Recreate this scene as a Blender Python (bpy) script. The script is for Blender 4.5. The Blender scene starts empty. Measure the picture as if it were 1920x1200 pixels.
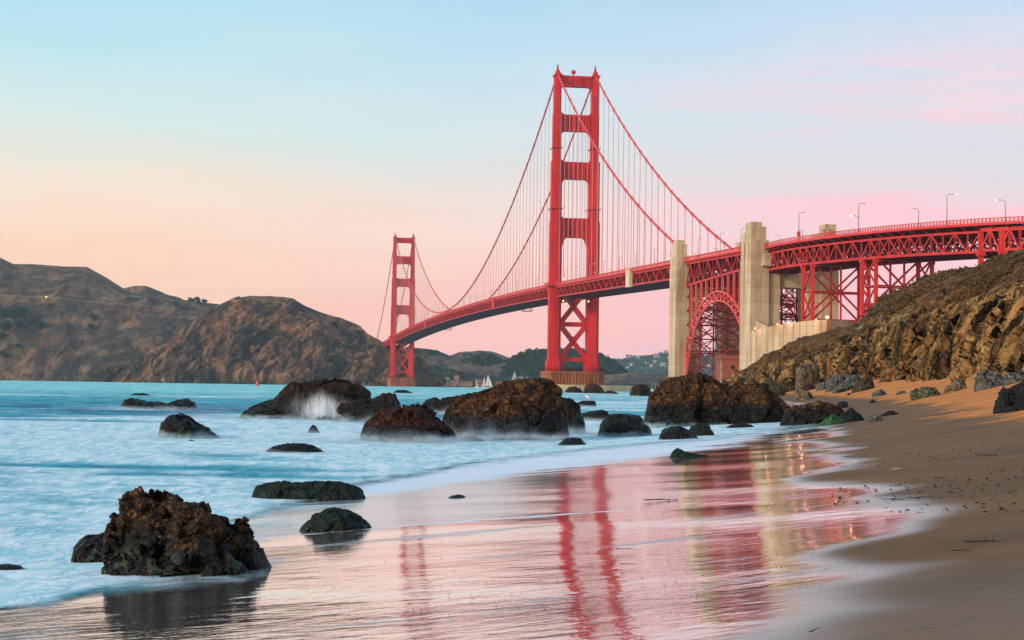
import bpy, math, random
import numpy as np
from mathutils import Vector, Matrix
R = math.radians
random.seed(7)
rng = np.random.default_rng(11)
sc = bpy.context.scene
COL = sc.collection

# ------------------------------------------------------------------ camera
F = 2984.0                       # focal length in pixels of the 1920 px wide photograph
CAM_Z = 2.2
PITCH = math.atan(125 / F)
ROLL = R(0.85)
cam_d = bpy.data.cameras.new('camera')
cam = bpy.data.objects.new('camera', cam_d)
COL.objects.link(cam)
cam_d.sensor_width = 36.0
cam_d.lens = 36.0 * F / 1920.0
cam_d.clip_start = 0.1
cam_d.clip_end = 30000
cam.matrix_world = (Matrix.Translation((0, 0, CAM_Z)) @ Matrix.Rotation(R(90) + PITCH, 4, 'X')
                    @ Matrix.Rotation(ROLL, 4, 'Z'))
sc.camera = cam
sc.render.resolution_x, sc.render.resolution_y = 1024, 640

# ------------------------------------------------------------------ colour management
sc.view_settings.view_transform = 'Standard'
sc.view_settings.look = 'None'
sc.view_settings.exposure = 0.12
sc.view_settings.gamma = 1.0
sc.cycles.max_bounces = 6
sc.cycles.transparent_max_bounces = 24


def lin(r, g, b, a=1.0):
    f = lambda c: c / 12.92 if c <= .04045 else ((c + .055) / 1.055) ** 2.4
    return (f(r / 255), f(g / 255), f(b / 255), a)


# ------------------------------------------------------------------ node shorthand
def nd(nt, kind, ins=None, **props):
    n = nt.nodes.new(kind)
    for k, v in props.items():
        setattr(n, k, v)
    for k, v in (ins or {}).items():
        s = n.inputs[k]
        if isinstance(v, bpy.types.NodeSocket):
            nt.links.new(v, s)
        else:
            s.default_value = v
    return n


def mth(nt, op, a, b=0.0, c=0.0, clamp=False):
    n = nd(nt, 'ShaderNodeMath', {0: a, 1: b, 2: c}, operation=op)
    n.use_clamp = clamp
    return n.outputs[0]


def mixc(nt, f, a, b, blend='MIX'):
    n = nd(nt, 'ShaderNodeMix', data_type='RGBA', blend_type=blend)
    n.clamp_factor = True
    for i, v in ((0, f), (6, a), (7, b)):
        if isinstance(v, bpy.types.NodeSocket):
            nt.links.new(v, n.inputs[i])
        elif i == 0:
            n.inputs[i].default_value = v
        else:
            n.inputs[i].default_value = tuple(v) if len(v) == 4 else (*v, 1)
    return n.outputs[2]


def ramp(nt, f, pts, interp='LINEAR'):
    n = nd(nt, 'ShaderNodeValToRGB', {0: f})
    cr = n.color_ramp
    cr.interpolation = interp
    while len(cr.elements) < len(pts):
        cr.elements.new(0.5)
    for e, (p, c) in zip(cr.elements, pts):
        e.position = p
        e.color = (c, c, c, 1) if isinstance(c, (int, float)) else (*c[:3], 1)
    return n.outputs[0]


def sstep(nt, v, a, b):
    n = nd(nt, 'ShaderNodeMapRange', {0: v, 1: a, 2: b, 3: 0.0, 4: 1.0}, interpolation_type='SMOOTHSTEP')
    return n.outputs[0]


def mapping(nt, vec, scale=(1, 1, 1), rot=(0, 0, 0), loc=(0, 0, 0)):
    return nd(nt, 'ShaderNodeMapping', {'Vector': vec, 'Scale': scale, 'Rotation': rot, 'Location': loc}).outputs[0]


def noise(nt, vec, scale, detail=4, rough=.55, dist=0.0):
    return nd(nt, 'ShaderNodeTexNoise', {'Vector': vec, 'Scale': scale, 'Detail': detail, 'Roughness': rough,
                                         'Distortion': dist}).outputs['Fac']


def new_mat(name):
    m = bpy.data.materials.new(name)
    m.use_nodes = True
    nt = m.node_tree
    p = nt.nodes['Principled BSDF']
    return m, nt, p


def setp(nt, p, **kw):
    for k, v in kw.items():
        s = p.inputs[k.replace('_', ' ')]
        if isinstance(v, bpy.types.NodeSocket):
            nt.links.new(v, s)
        elif s.type == 'RGBA':
            s.default_value = tuple(v) if len(v) == 4 else (*v, 1)
        else:
            s.default_value = v


def bump(nt, h, strength, dist, normal=None):
    ins = {'Height': h, 'Strength': strength, 'Distance': dist}
    if normal is not None:
        ins['Normal'] = normal
    return nd(nt, 'ShaderNodeBump', ins).outputs[0]


# ------------------------------------------------------------------ sky and sun
SUN_AZ = (-0.84, -0.54)          # where the low sun stands, seen from above (west-south-west)
SUN_EL = R(19)
SKY_GAIN = 1.04
w = bpy.data.worlds.new('World')
sc.world = w
w.use_nodes = True
nt = w.node_tree
nt.nodes.clear()
tc = nd(nt, 'ShaderNodeTexCoord').outputs['Generated']
sep = nd(nt, 'ShaderNodeSeparateXYZ', {0: tc})
X, Y, Z = sep.outputs
warp = noise(nt, mapping(nt, tc, (3, 3, 14)), 1.6, 4, .5)
zz = mth(nt, 'ADD', Z, mth(nt, 'MULTIPLY', mth(nt, 'SUBTRACT', warp, .5), .055))
zs = mth(nt, 'MULTIPLY', zz, 4.0)                     # the frame reaches up to about sin(el) = 0.236
left = ramp(nt, zs, [(0.0, lin(250, 176, 150)), (.14, lin(254, 190, 158)), (.30, lin(250, 206, 176)),
                     (.48, lin(238, 222, 203)), (.64, lin(210, 228, 224)), (.88, lin(174, 216, 230)),
                     (1.0, lin(162, 210, 229))])
right = ramp(nt, zs, [(0.0, lin(214, 184, 212)), (.08, lin(232, 184, 202)), (.18, lin(251, 180, 188)), (.30, lin(247, 194, 199)),
                      (.46, lin(230, 211, 214)), (.66, lin(212, 218, 226)), (.90, lin(192, 213, 232)),
                      (1.0, lin(184, 210, 234))])
az = sstep(nt, nd(nt, 'ShaderNodeMath', {0: X, 1: Y}, operation='DIVIDE').outputs[0], -.30, .27)
skyc = mixc(nt, az, left, right)
# pink bands of thin cloud, stronger to the east
cl = noise(nt, mapping(nt, tc, (3, 3, 20), (0, 0.10, 0), (1.3, .4, .55)), 1.0, 5, .55, .5)
cl2 = noise(nt, mapping(nt, tc, (9, 9, 70), (0, 0.10, 0), (3, 1, 2)), 1.3, 6, .6, .6)
clf = mth(nt, 'ADD', mth(nt, 'MULTIPLY', cl, .72), mth(nt, 'MULTIPLY', cl2, .28))
band = mth(nt, 'MULTIPLY', sstep(nt, Z, .078, .098), sstep(nt, Z, .135, .108))     # the long bank just above the deck
clf = mth(nt, 'ADD', clf, mth(nt, 'MULTIPLY', band, .20))
clm = mth(nt, 'MULTIPLY', sstep(nt, clf, .46, .66), sstep(nt, mth(nt, 'DIVIDE', X, Y), -.02, .26))
clm = mth(nt, 'MULTIPLY', clm, mth(nt, 'MULTIPLY', sstep(nt, Z, .03, .08), sstep(nt, Z, .25, .16)))
skyc = mixc(nt, mth(nt, 'MULTIPLY', clm, .85), skyc, lin(252, 190, 200))
xy = mth(nt, 'DIVIDE', X, Y)
bank = mth(nt, 'MULTIPLY', mth(nt, 'MULTIPLY', sstep(nt, mth(nt, 'ADD', xy, mth(nt, 'MULTIPLY', cl, .16)), .20, .36), sstep(nt, Z, .135, .18)), sstep(nt, Z, .232, .195))
skyc = mixc(nt, mth(nt, 'MULTIPLY', mth(nt, 'MULTIPLY', bank, sstep(nt, cl2, .15, .75)), .75), skyc, lin(243, 208, 217))
# overhead and the western half, which the photograph only shows as light
high = ramp(nt, Z, [(0.23, lin(160, 205, 228)), (.6, lin(135, 180, 215)), (1.0, lin(120, 165, 205))])
skyc = mixc(nt, sstep(nt, Z, .21, .36), skyc, high)
west = ramp(nt, Z, [(0.0, lin(255, 190, 130)), (.2, lin(255, 200, 160)), (.5, lin(190, 200, 215)), (1.0, lin(120, 165, 205))])
skyc = mixc(nt, sstep(nt, Y, .05, -.35), skyc, west)
glow = mth(nt, 'ADD', mth(nt, 'ADD', 1.0, mth(nt, 'MULTIPLY', mth(nt, 'SUBTRACT', clf, .5), .16)), mth(nt, 'MULTIPLY', sstep(nt, Z, .15, .0), .16))       # the sky is brightest along the horizon
skyc = nd(nt, 'ShaderNodeVectorMath', {0: skyc, 1: nd(nt, 'ShaderNodeCombineXYZ', {0: glow, 1: glow, 2: glow}).outputs[0]}, operation='MULTIPLY').outputs[0]
skyc = mixc(nt, sstep(nt, Z, -.004, -.05), skyc, lin(120, 150, 160))
nish = nd(nt, 'ShaderNodeTexSky', sky_type='NISHITA', sun_disc=False, sun_elevation=SUN_EL,
          sun_rotation=math.atan2(SUN_AZ[0], SUN_AZ[1]))
bg1 = nd(nt, 'ShaderNodeBackground', {'Color': skyc, 'Strength': SKY_GAIN})
bg2 = nd(nt, 'ShaderNodeBackground', {'Color': nish.outputs[0], 'Strength': 0.004})
addw = nd(nt, 'ShaderNodeAddShader', {0: bg1.outputs[0], 1: bg2.outputs[0]})
nd(nt, 'ShaderNodeOutputWorld', {'Surface': addw.outputs[0]})
w.name = 'sky'

sl = bpy.data.lights.new('sun', 'SUN')
sl.energy = 3.4
sl.angle = R(9)
sl.color = (1.0, .76, .56)
sun = bpy.data.objects.new('sun', sl)
COL.objects.link(sun)
sdir = Vector((SUN_AZ[0] * math.cos(SUN_EL), SUN_AZ[1] * math.cos(SUN_EL), math.sin(SUN_EL)))
sun.rotation_euler = sdir.to_track_quat('Z', 'Y').to_euler()
sun.location = (-60, -40, 60)

# ------------------------------------------------------------------ survey: sight lines of the photograph to real places
_fw = np.array([0, math.cos(PITCH), math.sin(PITCH)])
_up = np.array([0, -math.sin(PITCH), math.cos(PITCH)])
_rt = np.array([1.0, 0, 0])


def ray(x, y):
    u, v = (x - 960) / F, -(y - 600) / F
    c, s = math.cos(ROLL), math.sin(ROLL)
    return _fw + (c * u - s * v) * _rt + (s * u + c * v) * _up


def at(x, y, Yd):
    d = ray(x, y)
    return np.array([0, 0, CAM_Z]) + d * (Yd / d[1])


# ------------------------------------------------------------------ numpy noise
_perm = rng.permutation(256)
_perm = np.concatenate([_perm, _perm, _perm])
_grad = rng.normal(size=(256, 3))
_grad /= np.linalg.norm(_grad, axis=1)[:, None]


def perlin(p):
    p = np.asarray(p, float)
    i = np.floor(p).astype(int)
    f = p - i
    u = f * f * f * (f * (f * 6 - 15) + 10)
    i &= 255
    out = 0
    for dx in (0, 1):
        for dy in (0, 1):
            for dz in (0, 1):
                h = _perm[_perm[_perm[i[:, 0] + dx] + i[:, 1] + dy] + i[:, 2] + dz]
                g = _grad[h & 255]
                d = ((f - (dx, dy, dz)) * g).sum(1)
                wx = u[:, 0] if dx else 1 - u[:, 0]
                wy = u[:, 1] if dy else 1 - u[:, 1]
                wz = u[:, 2] if dz else 1 - u[:, 2]
                out = out + d * wx * wy * wz
    return out * 1.5


def fbm(p, octv=4, gain=.5, lac=2.03):
    a, s, o = 1.0, np.zeros(len(p)), np.asarray(p, float)
    for k in range(octv):
        s += a * perlin(o + 17.3 * k)
        a *= gain
        o = o * lac
    return s


def ridged(p, octv=4, gain=.5, lac=2.1):
    a, s, o = 1.0, np.zeros(len(p)), np.asarray(p, float)
    for k in range(octv):
        s += a * (1 - 2 * np.abs(perlin(o + 31.7 * k)))
        a *= gain
        o = o * lac
    return s


def facets(p, jit=.9):
    """broken rock: each cell of a jittered lattice is a tilted plane; value about -.5 to .5"""
    p = np.asarray(p, float)
    i0 = np.floor(p).astype(int)
    best = np.full(len(p), 1e9)
    val = np.zeros(len(p))
    for dx in (-1, 0, 1):
        for dy in (-1, 0, 1):
            for dz in (-1, 0, 1):
                c = i0 + (dx, dy, dz)
                h = _perm[_perm[_perm[c[:, 0] & 255] + (c[:, 1] & 255)] + (c[:, 2] & 255)] & 255
                fp = c + .5 + jit * .5 * _grad[h]
                d = p - fp
                r2 = (d * d).sum(1)
                mk = r2 < best
                best = np.where(mk, r2, best)
                g = _grad[(h * 7 + 13) & 255]
                val = np.where(mk, (d * g).sum(1) + .35 * _grad[(h * 3 + 5) & 255][:, 0], val)
    return val


def sst(x, a, b):
    t = np.clip((np.asarray(x, float) - a) / (b - a), 0, 1)
    return t * t * (3 - 2 * t)


# ------------------------------------------------------------------ object helpers
def tag(o, label=None, cat=None, group=None, kind=None):
    if label: o['label'] = label
    if cat: o['category'] = cat
    if group: o['group'] = group
    if kind: o['kind'] = kind
    return o


def thing(name, label, cat, loc=(0, 0, 0), rotz=0, group=None):
    o = bpy.data.objects.new(name, None)
    o.empty_display_size = .1
    COL.objects.link(o)
    o.location = loc
    o.rotation_euler = (0, 0, rotz)
    return tag(o, label, cat, group)


def link_mesh(name, me, mat, parent=None, smooth=False):
    o = bpy.data.objects.new(name, me)
    COL.objects.link(o)
    if mat: me.materials.append(mat)
    if parent: o.parent = parent
    if smooth:
        me.polygons.foreach_set('use_smooth', np.ones(len(me.polygons), bool))
    return o


def grid_mesh(name, P, mat, parent=None, smooth=True, close_u=False, attrs=None, flip=False):
    """P: (nu, nv, 3) array of points."""
    nu, nv = P.shape[:2]
    me = bpy.data.meshes.new(name)
    idx = np.arange(nu * nv).reshape(nu, nv)
    if close_u:
        idx = np.concatenate([idx, idx[:1]], 0)
    a, b, c, d = idx[:-1, :-1], idx[1:, :-1], idx[1:, 1:], idx[:-1, 1:]
    q = np.stack([a, b, c, d] if not flip else [a, d, c, b], -1).reshape(-1, 4)
    me.vertices.add(nu * nv)
    me.vertices.foreach_set('co', P.reshape(-1).astype(np.float32))
    me.loops.add(q.size)
    me.loops.foreach_set('vertex_index', q.reshape(-1).astype(np.int32))
    me.polygons.add(len(q))
    me.polygons.foreach_set('loop_start', (np.arange(len(q)) * 4).astype(np.int32))
    me.polygons.foreach_set('loop_total', np.full(len(q), 4, np.int32))
    me.update(calc_edges=True)
    for k, v in (attrs or {}).items():
        at_ = me.attributes.new(k, 'FLOAT', 'POINT')
        at_.data.foreach_set('value', np.asarray(v, np.float32).reshape(-1))
    return link_mesh(name, me, mat, parent, smooth)


class MB:
    """collects boxes, bars and prisms into one mesh"""
    def __init__(s):
        s.v, s.f = [], []

    def poly(s, vs, fs):
        n = len(s.v)
        s.v += [tuple(map(float, p)) for p in vs]
        s.f += [tuple(n + i for i in f) for f in fs]

    def hexa(s, c):
        s.poly(c, [(0, 3, 2, 1), (4, 5, 6, 7), (0, 1, 5, 4), (1, 2, 6, 5), (2, 3, 7, 6), (3, 0, 4, 7)])

    def box(s, x0, y0, z0, x1, y1, z1):
        s.hexa([(x0, y0, z0), (x1, y0, z0), (x1, y1, z0), (x0, y1, z0), (x0, y0, z1), (x1, y0, z1), (x1, y1, z1), (x0, y1, z1)])

    def bar(s, p, q, w_, h_=None, up=(0, 0, 1)):
        p, q = Vector(p), Vector(q)
        h_ = h_ or w_
        d = (q - p)
        if d.length < 1e-6: return
        d.normalize()
        u = Vector(up)
        if abs(d.dot(u)) > .95: u = Vector((0, 1, 0)) if abs(d.y) < .9 else Vector((1, 0, 0))
        a = d.cross(u).normalized()
        b = a.cross(d).normalized()
        a *= w_ / 2
        b *= h_ / 2
        s.hexa([p - a - b, p + a - b, p + a + b, p - a + b, q - a - b, q + a - b, q + a + b, q - a + b])

    def tube(s, pts, r, n=6):
        pts = [Vector(p) for p in pts]
        rs = r if isinstance(r, (list, tuple)) else [r] * len(pts)
        base = len(s.v)
        for i, p in enumerate(pts):
            d = (pts[min(i + 1, len(pts) - 1)] - pts[max(i - 1, 0)]).normalized()
            u = Vector((0, 0, 1)) if abs(d.z) < .95 else Vector((1, 0, 0))
            a = d.cross(u).normalized()
            b = a.cross(d)
            for k in range(n):
                t = 2 * math.pi * k / n
                s.v.append(tuple(p + (a * math.cos(t) + b * math.sin(t)) * rs[i]))
        for i in range(len(pts) - 1):
            for k in range(n):
                k2 = (k + 1) % n
                s.f.append((base + i * n + k, base + i * n + k2, base + (i + 1) * n + k2, base + (i + 1) * n + k))
        s.f.append(tuple(base + k for k in reversed(range(n))))
        s.f.append(tuple(base + (len(pts) - 1) * n + k for k in range(n)))

    def prism(s, poly2, z0, z1, fn=None, sc1=1.0, cen=(0, 0)):
        """extrude a plan outline (counter-clockwise) from z0 to z1; fn maps (a,b,c) to a world point"""
        fn = fn or (lambda a, b, c: (a, b, c))
        n = len(poly2)
        lo = [fn(a, b, z0) for a, b in poly2]
        hi = [fn(cen[0] + (a - cen[0]) * sc1, cen[1] + (b - cen[1]) * sc1, z1) for a, b in poly2]
        s.poly(lo + hi, [tuple(reversed(range(n))), tuple(range(n, 2 * n))] + [(i, (i + 1) % n, n + (i + 1) % n, n + i) for i in range(n)])

    def sphere(s, c, r, nu=10, nv=7):
        base = len(s.v)
        rx, ry, rz = r if isinstance(r, (tuple, list)) else (r, r, r)
        for j in range(nv + 1):
            t = math.pi * j / nv
            for i in range(nu):
                a = 2 * math.pi * i / nu
                s.v.append((c[0] + rx * math.sin(t) * math.cos(a), c[1] + ry * math.sin(t) * math.sin(a), c[2] + rz * math.cos(t)))
        for j in range(nv):
            for i in range(nu):
                i2 = (i + 1) % nu
                s.f.append((base + j * nu + i, base + (j + 1) * nu + i, base + (j + 1) * nu + i2, base + j * nu + i2))

    def build(s, name, mat, parent=None, smooth=False):
        me = bpy.data.meshes.new(name)
        me.from_pydata(s.v, [], s.f)
        me.update()
        return link_mesh(name, me, mat, parent, smooth)


def copy_tree(o, parent=None):
    c = o.copy()
    COL.objects.link(c)
    if parent: c.parent = parent
    for ch in list(o.children):
        copy_tree(ch, c)
    return c


# ------------------------------------------------------------------ materials
MATS = {}


def obj_co(nt):
    return nd(nt, 'ShaderNodeNewGeometry').outputs['Position']


def paint_mat(name, c1, c2, rough=.5, scale=.15, streak=True):
    m, nt, p = new_mat(name)
    g = obj_co(nt)
    n1 = noise(nt, mapping(nt, g, (1, 1, .25 if streak else 1)), scale, 5, .6)
    n2 = noise(nt, mapping(nt, g, (1, 1, .12 if streak else 1)), scale * 5, 4, .65)
    f = sstep(nt, mth(nt, 'ADD', mth(nt, 'MULTIPLY', n1, .6), mth(nt, 'MULTIPLY', n2, .4)), .38, .66)
    setp(nt, p, Base_Color=mixc(nt, f, c1, c2), Roughness=rough)
    p.inputs['Specular IOR Level'].default_value = .05 if name == 'dark_shade_steel' else .35
    MATS[name] = m
    return m


paint_mat('red_paint', (.44, .010, .014, 1), (.68, .024, .028, 1), .5, .10)
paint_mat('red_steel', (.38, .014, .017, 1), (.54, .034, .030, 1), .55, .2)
paint_mat('red_rail', (.50, .022, .022, 1), (.64, .045, .040, 1), .5, .2)
paint_mat('lit_arch_red', (.74, .085, .075, 1), (.82, .13, .11, 1), .5, .2)  # bridge red with the light on the outer ribs put into its colour
paint_mat('shaded_red', (.20, .008, .012, 1), (.30, .016, .018, 1), .7, .2)  # same red darkened; the interior shade is put into the colour
paint_mat('red_cable', (.58, .05, .05, 1), (.66, .08, .07, 1), .55, .1)
paint_mat('hanger_steel', (.52, .22, .22, 1), (.58, .28, .27, 1), .6, .1)
paint_mat('dark_shade_steel', (.075, .010, .012, 1), (.11, .016, .016, 1), .8, .2)  # shade under the deck put into the colour; pier railing shares it
paint_mat('grey_metal', (.25, .25, .25, 1), (.34, .33, .32, 1), .5, .3)
paint_mat('asphalt', (.045, .043, .043, 1), (.06, .058, .056, 1), .9, .3, False)
paint_mat('rust_concrete', (.20, .060, .022, 1), (.36, .13, .052, 1), .85, .10)
paint_mat('white_cloth', (.72, .70, .64, 1), (.80, .78, .72, 1), .8, .3)
paint_mat('cream_wall', (.55, .42, .28, 1), (.66, .52, .36, 1), .85, .1)
paint_mat('red_roof', (.28, .05, .03, 1), (.36, .08, .05, 1), .85, .2)
paint_mat('house_wall', (.36, .31, .26, 1), (.48, .42, .36, 1), .85, .05)
paint_mat('dark_window', (.015, .014, .016, 1), (.025, .022, .022, 1), .3, .2)
paint_mat('pale_panel', (.60, .46, .30, 1), (.72, .58, .40, 1), .8, .2)
paint_mat('feather', (.70, .70, .70, 1), (.8, .8, .8, 1), .8, 2, False)
paint_mat('hull_white', (.65, .65, .63, 1), (.75, .75, .73, 1), .4, .3)
paint_mat('buoy_red', (.70, .02, .06, 1), (.78, .03, .08, 1), .4, .5)
paint_mat('bark', (.05, .035, .025, 1), (.08, .055, .04, 1), .9, 1)
paint_mat('car_grey', (.20, .20, .22, 1), (.24, .24, .26, 1), .4, 1)
paint_mat('guardrail', (.26, .25, .25, 1), (.32, .31, .31, 1), .7, .1)
paint_mat('dirt_road', (.13, .095, .075, 1), (.18, .14, .11, 1), .95, .05, False)


def emit(name, col, strength):
    m, nt, p = new_mat(name)
    setp(nt, p, Base_Color=col, Emission_Color=col, Emission_Strength=strength)
    MATS[name] = m
    return m


emit('lamp_glow', (1.0, .58, .24, 1), 1.7)
emit('flood_glow', (1.0, .40, .26, 1), 1.5)
emit('amber_glow', (1.0, .42, .08, 1), 5.0)
emit('headlight_glow', (1.0, .45, .12, 1), 8.0)


def concrete():
    m, nt, p = new_mat('concrete')
    g = obj_co(nt)
    big = noise(nt, mapping(nt, g, (1, 1, .35)), .07, 5, .6)
    streak = noise(nt, mapping(nt, g, (1, 1, .08)), .32, 6, .7)
    fine = noise(nt, g, 1.2, 5, .7)
    c = mixc(nt, sstep(nt, big, .35, .68), (.62, .50, .34, 1), (.44, .33, .20, 1))
    c = mixc(nt, mth(nt, 'MULTIPLY', sstep(nt, streak, .50, .66), .7), c, (.25, .145, .065, 1))
    c = mixc(nt, mth(nt, 'MULTIPLY', sstep(nt, fine, .55, .75), .25), c, (.62, .54, .40, 1))
    zc = nd(nt, 'ShaderNodeSeparateXYZ', {0: g}).outputs[2]
    wob = mth(nt, 'MULTIPLY', noise(nt, g, .3, 2), .6)
    saw = mth(nt, 'FRACT', mth(nt, 'ADD', mth(nt, 'DIVIDE', zc, 3.1), wob))
    ln = sstep(nt, mth(nt, 'ABSOLUTE', mth(nt, 'SUBTRACT', saw, .5)), .46, .5)
    c = mixc(nt, mth(nt, 'MULTIPLY', ln, .55), c, (.20, .13, .075, 1))
    lift = nd(nt, 'ShaderNodeTexWhiteNoise', {'W': mth(nt, 'FLOOR', mth(nt, 'ADD', mth(nt, 'DIVIDE', zc, 3.1), .5))}, noise_dimensions='1D').outputs[0]
    c = mixc(nt, mth(nt, 'MULTIPLY', lift, .30), c, (.30, .20, .11, 1))
    setp(nt, p, Base_Color=c, Roughness=.9, Normal=bump(nt, fine, .4, .3))
    MATS['concrete'] = m


def brick():
    m, nt, p = new_mat('brick')
    g = obj_co(nt)
    b = nd(nt, 'ShaderNodeTexBrick', {'Vector': mapping(nt, g, (1, 1, 1), (R(90), 0, 0)), 'Color1': (.34, .070, .036, 1), 'Color2': (.24, .045, .028, 1),
                                      'Mortar': (.40, .20, .14, 1), 'Scale': .8, 'Mortar Size': .012})
    n = noise(nt, g, .25, 5)
    c = mixc(nt, mth(nt, 'MULTIPLY', sstep(nt, n, .4, .65), .8), b.outputs[0], (.17, .050, .034, 1))
    setp(nt, p, Base_Color=c, Roughness=.9)
    MATS['brick'] = m


def rock_mat(name, dark, mid, light, algae=None, scale=1.0, wet=True, amount=.5, foam=False, tide=.8):
    """tide: height above the sea up to which the rock is wet and black; dry mussels and weed above"""
    m, nt, p = new_mat(name)
    g = obj_co(nt)
    geo = nd(nt, 'ShaderNodeNewGeometry')
    nz = nd(nt, 'ShaderNodeSeparateXYZ', {0: geo.outputs['Normal']}).outputs[2]
    gz = nd(nt, 'ShaderNodeSeparateXYZ', {0: g}).outputs[2]
    oi = nd(nt, 'ShaderNodeObjectInfo').outputs['Random']
    gg = nd(nt, 'ShaderNodeVectorMath', {0: g, 1: nd(nt, 'ShaderNodeCombineXYZ', {0: mth(nt, 'MULTIPLY', oi, 40.0)}).outputs[0]}, operation='ADD').outputs[0]
    n0 = noise(nt, gg, .45 * scale, 4, .55, .5)
    n1 = noise(nt, gg, 1.3 * scale, 6, .62, .6)
    n2 = noise(nt, gg, 6 * scale, 5, .72)
    vor = nd(nt, 'ShaderNodeTexVoronoi', {'Vector': gg, 'Scale': 11 * scale, 'Randomness': 1.0}).outputs['Distance']
    vor2 = nd(nt, 'ShaderNodeTexVoronoi', {'Vector': gg, 'Scale': 30 * scale}).outputs['Distance']
    crk = nd(nt, 'ShaderNodeTexVoronoi', {'Vector': nd(nt, 'ShaderNodeVectorMath', {0: gg, 1: nd(nt, 'ShaderNodeVectorMath', {0: nd(nt, 'ShaderNodeTexNoise', {'Vector': gg, 'Scale': 2.0 * scale, 'Detail': 4.0}).outputs['Color'], 1: (.5 / scale,) * 3}, operation='MULTIPLY').outputs[0]}, operation='ADD').outputs[0],
                                          'Scale': 1.1 * scale}, feature='DISTANCE_TO_EDGE').outputs['Distance']
    up = mth(nt, 'MULTIPLY', sstep(nt, nz, -.1, .8), .16)      # upper faces lean to the dry tone
    f = mth(nt, 'ADD', mth(nt, 'ADD', mth(nt, 'MULTIPLY', n1, .45), mth(nt, 'MULTIPLY', n0, .75)), up)
    if wet:
        dry = sstep(nt, mth(nt, 'ADD', gz, mth(nt, 'MULTIPLY', mth(nt, 'SUBTRACT', f, .66), 3.2 * tide)), tide * .75, tide * 1.45)
    else:
        dry = sstep(nt, f, .62 - .25 * amount, .86 - .25 * amount)
    c = mixc(nt, dry, dark, mid)
    c = mixc(nt, mth(nt, 'MULTIPLY', mth(nt, 'MULTIPLY', sstep(nt, n2, .50, .68), dry), amount), c, light)
    c = mixc(nt, mth(nt, 'MULTIPLY', sstep(nt, n2, .55, .40), .85), c, dark)
    c = mixc(nt, mth(nt, 'MULTIPLY', sstep(nt, vor, .36, .56), .6), c, dark)
    c = mixc(nt, mth(nt, 'MULTIPLY', sstep(nt, crk, .05, .0), .8), c, dark)
    if algae:
        n3 = noise(nt, gg, 1.6 * scale, 4, .6)
        lowm = mth(nt, 'MULTIPLY', sstep(nt, n3, .5, .64), sstep(nt, gz, tide * 1.1, tide * .2))
        c = mixc(nt, mth(nt, 'MULTIPLY', lowm, .85), c, algae)
    rough = .85
    if wet:
        rough = nd(nt, 'ShaderNodeMapRange', {0: mth(nt, 'ADD', dry, mth(nt, 'MULTIPLY', n2, .5)), 1: .1, 2: .8, 3: .16, 4: .85}).outputs[0]
    if foam:
        fz = mth(nt, 'ADD', gz, mth(nt, 'MULTIPLY', noise(nt, mapping(nt, gg, (1, 1, 1.4)), .9, 4, .55), -.55))
        fm = mth(nt, 'MULTIPLY', sstep(nt, fz, .02, -.26), .62)
        c = mixc(nt, fm, c, lin(160, 196, 208))
    h = mth(nt, 'ADD', mth(nt, 'ADD', mth(nt, 'MULTIPLY', n2, .7), mth(nt, 'MULTIPLY', vor, -.35)), mth(nt, 'MULTIPLY', vor2, -.15))
    h = mth(nt, 'ADD', h, mth(nt, 'MULTIPLY', sstep(nt, crk, .0, .06), .35))
    setp(nt, p, Base_Color=c, Roughness=rough, Normal=bump(nt, h, .9, .13 / scale))
    p.inputs['Specular IOR Level'].default_value = .22
    MATS[name] = m


concrete()
brick()
rock_mat('mussel_rock', (.0035, .0032, .0038, 1), (.050, .022, .008, 1), (.15, .068, .022, 1), (.010, .030, .016, 1), 1.0, foam=True, amount=.55, tide=1.45)
rock_mat('rusty_rock', (.005, .0035, .0035, 1), (.060, .018, .008, 1), (.19, .060, .024, 1), None, 1.0, foam=True, amount=.7, tide=.55)
rock_mat('brown_rock', (.0045, .0038, .0035, 1), (.105, .046, .012, 1), (.30, .155, .042, 1), (.012, .035, .018, 1), .7, foam=True, amount=.75, tide=1.15)
rock_mat('near_rock', (.0045, .0050, .006, 1), (.080, .037, .010, 1), (.26, .17, .06, 1), (.06, .10, .065, 1), 2.4, amount=.7, tide=.52)
rock_mat('weedy_rock', (.004, .010, .010, 1), (.010, .030, .024, 1), (.06, .08, .04, 1), (.012, .045, .030, 1), 2.2, amount=.5, tide=.2)
rock_mat('black_rock', (.004, .006, .009, 1), (.016, .020, .026, 1), (.06, .07, .08, 1), None, 2.0, amount=.5, tide=.3)
rock_mat('grey_boulder', (.025, .032, .036, 1), (.17, .185, .17, 1), (.30, .30, .25, 1), None, .8, wet=False, amount=.95)
rock_mat('tan_boulder', (.035, .028, .018, 1), (.26, .20, .115, 1), (.40, .33, .21, 1), None, .7, wet=False, amount=1.0)
rock_mat('moss_boulder', (.016, .016, .008, 1), (.10, .088, .035, 1), (.19, .17, .08, 1), None, .8, wet=False, amount=.8)
rock_mat('green_boulder', (.020, .026, .018, 1), (.13, .16, .09, 1), (.32, .32, .20, 1), None, 1.2, wet=False, amount=.9)
rock_mat('algae_rock', (.008, .025, .012, 1), (.05, .19, .07, 1), (.15, .30, .13, 1), None, 1.6, wet=False, amount=.9)
rock_mat('pale_rock', (.08, .12, .11, 1), (.30, .38, .35, 1), (.5, .55, .5, 1), None, 1.2, wet=False, amount=.9)


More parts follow.
